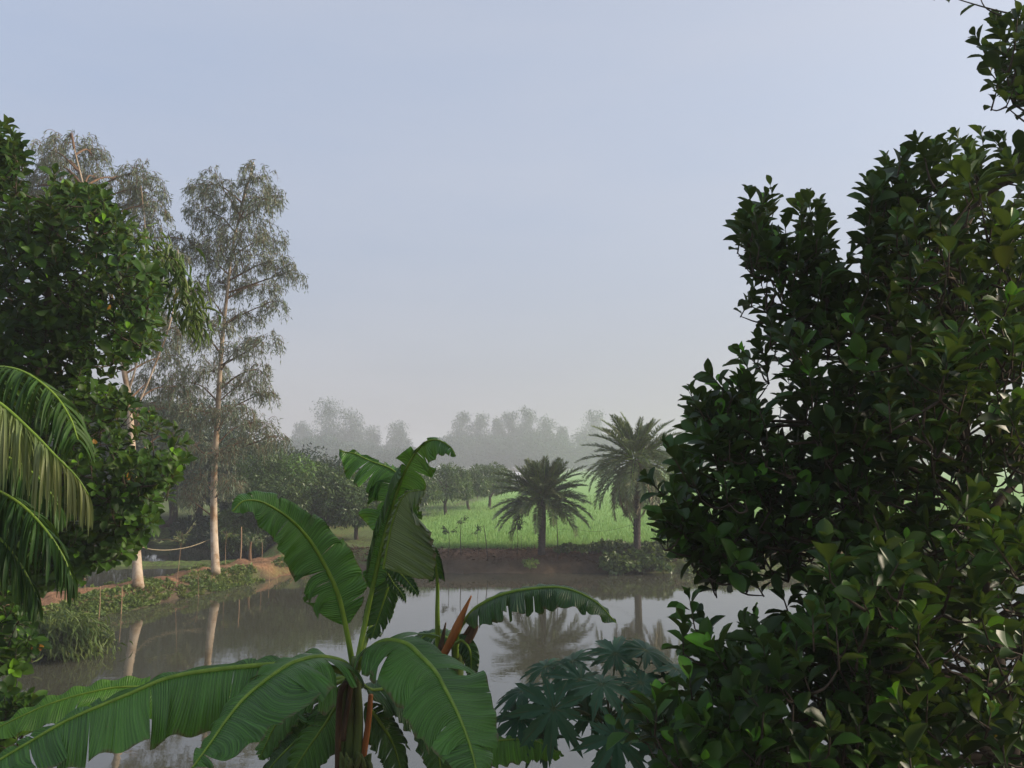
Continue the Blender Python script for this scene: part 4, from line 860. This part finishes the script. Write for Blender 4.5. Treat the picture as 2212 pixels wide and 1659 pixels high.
# ground cover of the dyke, and of the field
rng = np.random.default_rng(17); lf = Geo(); pos = []
for _ in range(2300):
    y = rng.uniform(20, 37); s = rng.uniform(-.1, .9) if rng.random() < .88 else rng.uniform(1.9, 2.9); x = np.interp(y, XW_Y, XW_X) - s
    if wob(np.array(x), np.array(y), .8, 5.) < -.75 + .6 * (s > .7) + .9 * (y > 33.4): continue
    z = hz(x, y)
    if z > -.02: pos.append((x, y, z))
pos = np.array(pos)
for q in pos:
    n = 12; r = rng.uniform(.05, .15); d = rand_dirs(rng, n); d[:, 2] = np.abs(d[:, 2]); p_ = q + d * r * rng.uniform(.2, 1, (n, 1)) * vec(1.2, 1.2, .45)
    leaves(lf, T_BROAD if rng.random() < .6 else T_STRIP, p_, d + .5 * rng.normal(size=(n, 3)) + .2 * UP, UP + .5 * rng.normal(size=(n, 3)), rng.uniform(.06, .15, n), rng.uniform(.3, .8), np.clip(rng.uniform(0, .8) + rng.normal(0, .1, n), 0, .84))
tag(lf.build('bank_weeds', M['weed']), 'green weeds and creepers covering the dyke slope', 'weeds', kind='stuff')
rng = np.random.default_rng(18); lf = Geo(); n = 110000
y = 37.6 + 60 * rng.random(n) ** 1.7; x = rng.uniform(-.42, .62, n) * y; k = (x > -6.6 - .12 * np.maximum(0, y - 60)) ; x, y = x[k], y[k]; n = len(x)
pos = np.stack([x, y, height(x, y) - .02], 1); k = pos[:, 2] > .65; pos = pos[k]; n = len(pos)
leaves(lf, T_DIAM, pos, UP + .28 * rng.normal(size=(n, 3)), rng.normal(size=(n, 3)), rng.uniform(.22, .36, n), .10, np.clip(rng.normal(.45, .2, n), 0, .84))
tag(lf.build('rice_crop', M['rice']), 'young bright green rice standing in the flat field', 'rice', kind='stuff')
# dead leaves, roots and grass along the top edge of the far bank
rng = np.random.default_rng(19); lf = Geo(); n = 5200
x = rng.uniform(-9.5, 24, n); y = 36.3 + rng.uniform(.1, 1.7, n) + .02 * np.abs(x); pos = np.stack([x, y, height(x, y)], 1)
leaves(lf, T_STRIP, pos, rng.normal(size=(n, 3)) * vec(1, 1, .5) + .1 * UP - vec(0, .5, 0), UP + .6 * rng.normal(size=(n, 3)), rng.uniform(.1, .3, n), .16, rng.uniform(0, .8, n))
M['litter'] = leaf_mat('dry_litter', (.06, .035, .022), (.19, .10, .055), rough=.8, trans=.1)
tag(lf.build('bank_litter', M['litter']), 'reddish dry leaf litter along the top of the far bank', 'litter', kind='stuff')

# ------------------------------------------------------------------ stakes, saplings, posts, rope, wire
def stake(u, vb, vt, z, label, r=.018, name='wooden_stake', mt='stake', lean=0, group='thin stakes on the dyke', cat='stake'):
    b_ = PG(u, vb, z); b_[2] = min(b_[2], hz(b_[0], b_[1])) - .1; d = b_[1]; t = vec(b_[0] + lean / FPX * d, b_[1], b_[2] + .1 + (vb - vt) / FPX * d)
    g = Geo(); tube(g, spline([b_, (b_ + t) / 2 + vec(.02, 0, 0), t], 8), np.linspace(r, r * .7, 8), 6); o = g.build(name, M[mt], None, origin=b_); tag(o, label, cat, group); return t
stake(214, 1317, 1247, .25, 'thin stake on the near end of the dyke, leftmost of all', .017)
stake(262, 1296, 1222, .45, 'thin pale stake just left of the half hidden eucalyptus trunk', .02)
stake(181, 1290, 1250, .5, 'short stake behind the near end of the dyke', .016)
stake(581, 1244, 1180, .3, 'thin stake at the waterline by the orange bank end', .016)
stake(565, 1210, 1165, .7, 'short stake behind the orange bank end', .015)
stake(599, 1222, 1165, .7, 'short stake closest to the arching left banana leaf', .015)
stake(519, 1210, 1140, .7, 'thick stake right of the tall eucalyptus trunk', .035)
def sapling(u, vb, vt, z, label, seed, leaf='sapling', n=60, r=.013, spread=.22, lean=0, size=.14, group='staked saplings along the dyke', mt='stake', crown_v=None):
    rng = np.random.default_rng(seed); b_ = PG(u, vb, z); b_[2] = hz(b_[0], b_[1]) - .05; d = b_[1]; t = vec(b_[0] + lean / FPX * d, b_[1], b_[2] + .05 + (vb - vt) / FPX * d)
    root = thing('sapling', b_, label, 'sapling', group); g = Geo(); q = spline([b_, (b_ + t) / 2 + vec(rng.normal(0, .03), 0, 0), t], 12); tube(g, q, np.linspace(r, r * .4, 12), 6); lf = Geo()
    for _ in range(6):
        e = t + rng.normal(0, spread, 3) * vec(1.2, 1, .6); tube(g, spline([q[9], (q[9] + e) / 2 + UP * .08, e], 5), [.006, .005, .004, .003, .002], 4)
        m_ = n // 6; k = rng.uniform(.3, 1.05, (m_, 1)); p_ = q[9] + (e - q[9]) * k + rng.normal(0, .03, (m_, 3))
        leaves(lf, T_STRIP, p_, (e - q[9]) * .8 - .12 * UP + .15 * rng.normal(size=(m_, 3)), UP + .5 * rng.normal(size=(m_, 3)), size * rng.uniform(.7, 1.3, m_), .3, rng.uniform(0, .8, m_))
    g.build('stem', M[mt], root); lf.build('leaves', M[leaf], root); return root
sapling(381, 1253, 1140, .62, 'sapling with pale leaf tuft between the two eucalyptus trunks', 301, n=150, spread=.36, lean=8)
sapling(433, 1254, 1180, .62, 'bare sapling leaning just left of the tall eucalyptus trunk', 302, n=24, lean=-6, spread=.25)
sapling(487, 1219, 1148, .65, 'sapling with small green crown just right of the tall eucalyptus trunk', 303, 'weed', n=40, spread=.25)
sapling(541, 1208, 1168, .7, 'stubby brown-stemmed sapling with whitish leaves on the dyke', 304, n=60, r=.09, spread=.3, mt='bark_brown')
GP = 'saplings at the edge of the rice field'
sapling(968, 1190, 1133, .88, 'thin field-edge sapling nearest the standing banana leaf, flat leafy top', 305, 'wood', n=60, r=.017, spread=.2, group=GP, mt='post')
sapling(996, 1190, 1113, .88, 'tall thin field-edge sapling second from the standing banana leaf', 306, 'wood', n=30, r=.024, spread=.15, group=GP, mt='post')
sapling(1034, 1190, 1133, .88, 'faint little sapling just left of the dark leaning post', 307, 'wood', n=36, r=.013, spread=.16, lean=-3, group=GP, mt='post')
sapling(1117, 1190, 1127, .88, 'dark-crowned sapling just left of the shorter date palm trunk', 308, 'wood', n=80, r=.018, spread=.24, group=GP, mt='post')
GF = 'dark posts at the edge of the rice field'
stake(1054, 1191, 1119, .88, 'dark leaning post left of the shorter date palm', .022, 'fence_post', 'post', -9, GF, 'post')
wp = stake(1205, 1191, 1113, .88, 'dark upright post right of the shorter date palm', .024, 'fence_post', 'post', -2, GF, 'post')
stake(1125, 1190, 1150, .88, 'thin short stick beside the shorter date palm trunk', .008, 'fence_post', 'post', 1, GF, 'post')
def cable(name, pts, r, mt, label, cat):
    g = Geo(); tube(g, spline(pts, 40), r, 6); o = g.build(name, M[mt]); tag(o, label, cat)
a, b_ = P(303, 1181, DB - .15), P(455, 1165, DA - .2)
cable('rope', [a, P(330, 1187, DB + .7), P(365, 1188, DB + 1.4), P(410, 1181, DB + 2.2), b_], .018, 'rope', 'sagging rope tied between the two pale eucalyptus trunks', 'rope')
cable('wire', [wp - UP * .35, P(1240, 1143, 37), P(1275, 1148, 37), P(1320, 1145, 37), pb1 + UP * 1.25 - vec(.16, 0, 0)], .006, 'post', 'thin sagging wire from the dark post to the taller date palm', 'wire')

# ------------------------------------------------------------------ far shed
q = PG(1084, 1042, 1.0); q = P(1084, 1042, 115); q[2] = 1.0
shed = thing('shed', q, 'small white-roofed shed across the field behind the shorter date palm', 'shed')
g = Geo(); w, dp, h = 2.6, 2.2, 1.5
V = [(-w, -dp, 0), (w, -dp, 0), (w, dp, 0), (-w, dp, 0), (-w, -dp, h), (w, -dp, h), (w, dp, h), (-w, dp, h), (-w, 0, h + 1.), (w, 0, h + 1.)]
g.add(np.array(V) + q, [np.array([(0, 1, 5, 4), (1, 2, 6, 5), (2, 3, 7, 6), (3, 0, 4, 7)]), np.array([(4, 8, 7), (5, 6, 9)])]); g.build('wall', M['wall'], shed, smooth=False)
g = Geo(); e = .25
for s in (-1, 1):
    a = [(-w - e, s * (dp + e), h - .10), (w + e, s * (dp + e), h - .10), (w + e, 0, h + 1.06), (-w - e, 0, h + 1.06)]
    t = [(x, y, z + .06) for x, y, z in a]; g.add(np.array(a + t) + q, np.array([(0, 1, 2, 3), (4, 5, 6, 7), (0, 1, 5, 4), (1, 2, 6, 5), (3, 0, 4, 7)]))
g.build('roof', M['roof'], shed, smooth=False)

# ------------------------------------------------------------------ haze, sky, sun
me = bpy.data.meshes.new('haze'); x0, x1, y0, y1, z0, z1 = -430, 430, -70, 650, -2.6, 26
me.from_pydata([(x0, y0, z0), (x1, y0, z0), (x1, y1, z0), (x0, y1, z0), (x0, y0, z1), (x1, y0, z1), (x1, y1, z1), (x0, y1, z1)], [], [(0, 3, 2, 1), (4, 5, 6, 7), (0, 1, 5, 4), (1, 2, 6, 5), (2, 3, 7, 6), (3, 0, 4, 7)])
hm = bpy.data.materials.new('haze'); hm.use_nodes = True; nt = hm.node_tree; nt.nodes.clear()
ou = nt.nodes.new('ShaderNodeOutputMaterial'); pv = nt.nodes.new('ShaderNodeVolumePrincipled'); pv.inputs['Color'].default_value = (.83, .87, .95, 1); pv.inputs['Density'].default_value = .0016; pv.inputs['Anisotropy'].default_value = .15
nt.links.new(pv.outputs[0], ou.inputs['Volume']); me.materials.append(hm)
hz_o = bpy.data.objects.new('haze', me); COL.objects.link(hz_o); tag(hz_o, 'pale morning haze over the field and treeline', 'haze', kind='stuff')

SUN_EL, SUN_AZ = R(24), R(90)             # azimuth clockwise from the viewing direction (+Y) towards +X
w = bpy.data.worlds.new('World'); SC.world = w; w.use_nodes = True; nt = w.node_tree; bg = nt.nodes['Background']
sky = nt.nodes.new('ShaderNodeTexSky'); sky.sky_type = 'NISHITA'; sky.sun_disc = False; sky.sun_elevation = SUN_EL; sky.sun_rotation = SUN_AZ; sky.air_density = 1.0; sky.dust_density = 4.0; sky.ozone_density = 2.5
tc = nt.nodes.new('ShaderNodeTexCoord'); sp = nt.nodes.new('ShaderNodeSeparateXYZ'); nt.links.new(tc.outputs['Generated'], sp.inputs[0])
up = maprange(nt, sp.outputs[2], 0., .5); air = mixc(nt, up, (1.82, 1.74, 1.84), (2.1, 2.42, 3.08))
dt = N(nt, 'ShaderNodeVectorMath', operation='DOT_PRODUCT'); nt.links.new(tc.outputs['Generated'], dt.inputs[0]); dt.inputs[1].default_value = (math.sin(SUN_AZ) * math.cos(SUN_EL), math.cos(SUN_AZ) * math.cos(SUN_EL), math.sin(SUN_EL))
air = mixc(nt, math_(nt, 'MULTIPLY', maprange(nt, dt.outputs['Value'], -.4, .8, 0, .9), up), air, (2.9, 2.92, 3.05))
cl = N(nt, 'ShaderNodeMapping'); cl.inputs['Scale'].default_value = (1.2, 1.2, 5); nt.links.new(tc.outputs['Generated'], cl.inputs[0])
thin = maprange(nt, noise_(nt, 1.6, 5, cl.outputs[0], .55), .3, .75, 0, .22)
sk = mixc(nt, maprange(nt, sp.outputs[2], 0., .45, .9, .62), sky.outputs[0], air); nt.links.new(mixc(nt, thin, sk, (2.9, 2.85, 3.0)), bg.inputs[0]); bg.inputs[1].default_value = .10
sl = bpy.data.lights.new('sun', 'SUN'); sl.energy = 2.2; sl.angle = R(14); sl.color = (1, .84, .66); so = bpy.data.objects.new('sun', sl); COL.objects.link(so)
d = Vector((math.sin(SUN_AZ) * math.cos(SUN_EL), math.cos(SUN_AZ) * math.cos(SUN_EL), math.sin(SUN_EL))); so.rotation_euler = d.to_track_quat('Z', 'Y').to_euler(); so.location = (30, 0, 60)

SC.view_settings.view_transform = 'Standard'; SC.view_settings.look = 'None'; SC.view_settings.exposure = 1.27; SC.view_settings.gamma = 1
cy = SC.cycles; cy.use_denoising = True; cy.max_bounces = 8; cy.diffuse_bounces = 3; cy.glossy_bounces = 3; cy.transmission_bounces = 4; cy.volume_bounces = 1; cy.transparent_max_bounces = 8
cy.use_adaptive_sampling = True; cy.adaptive_threshold = .01; cy.sample_clamp_indirect = 6
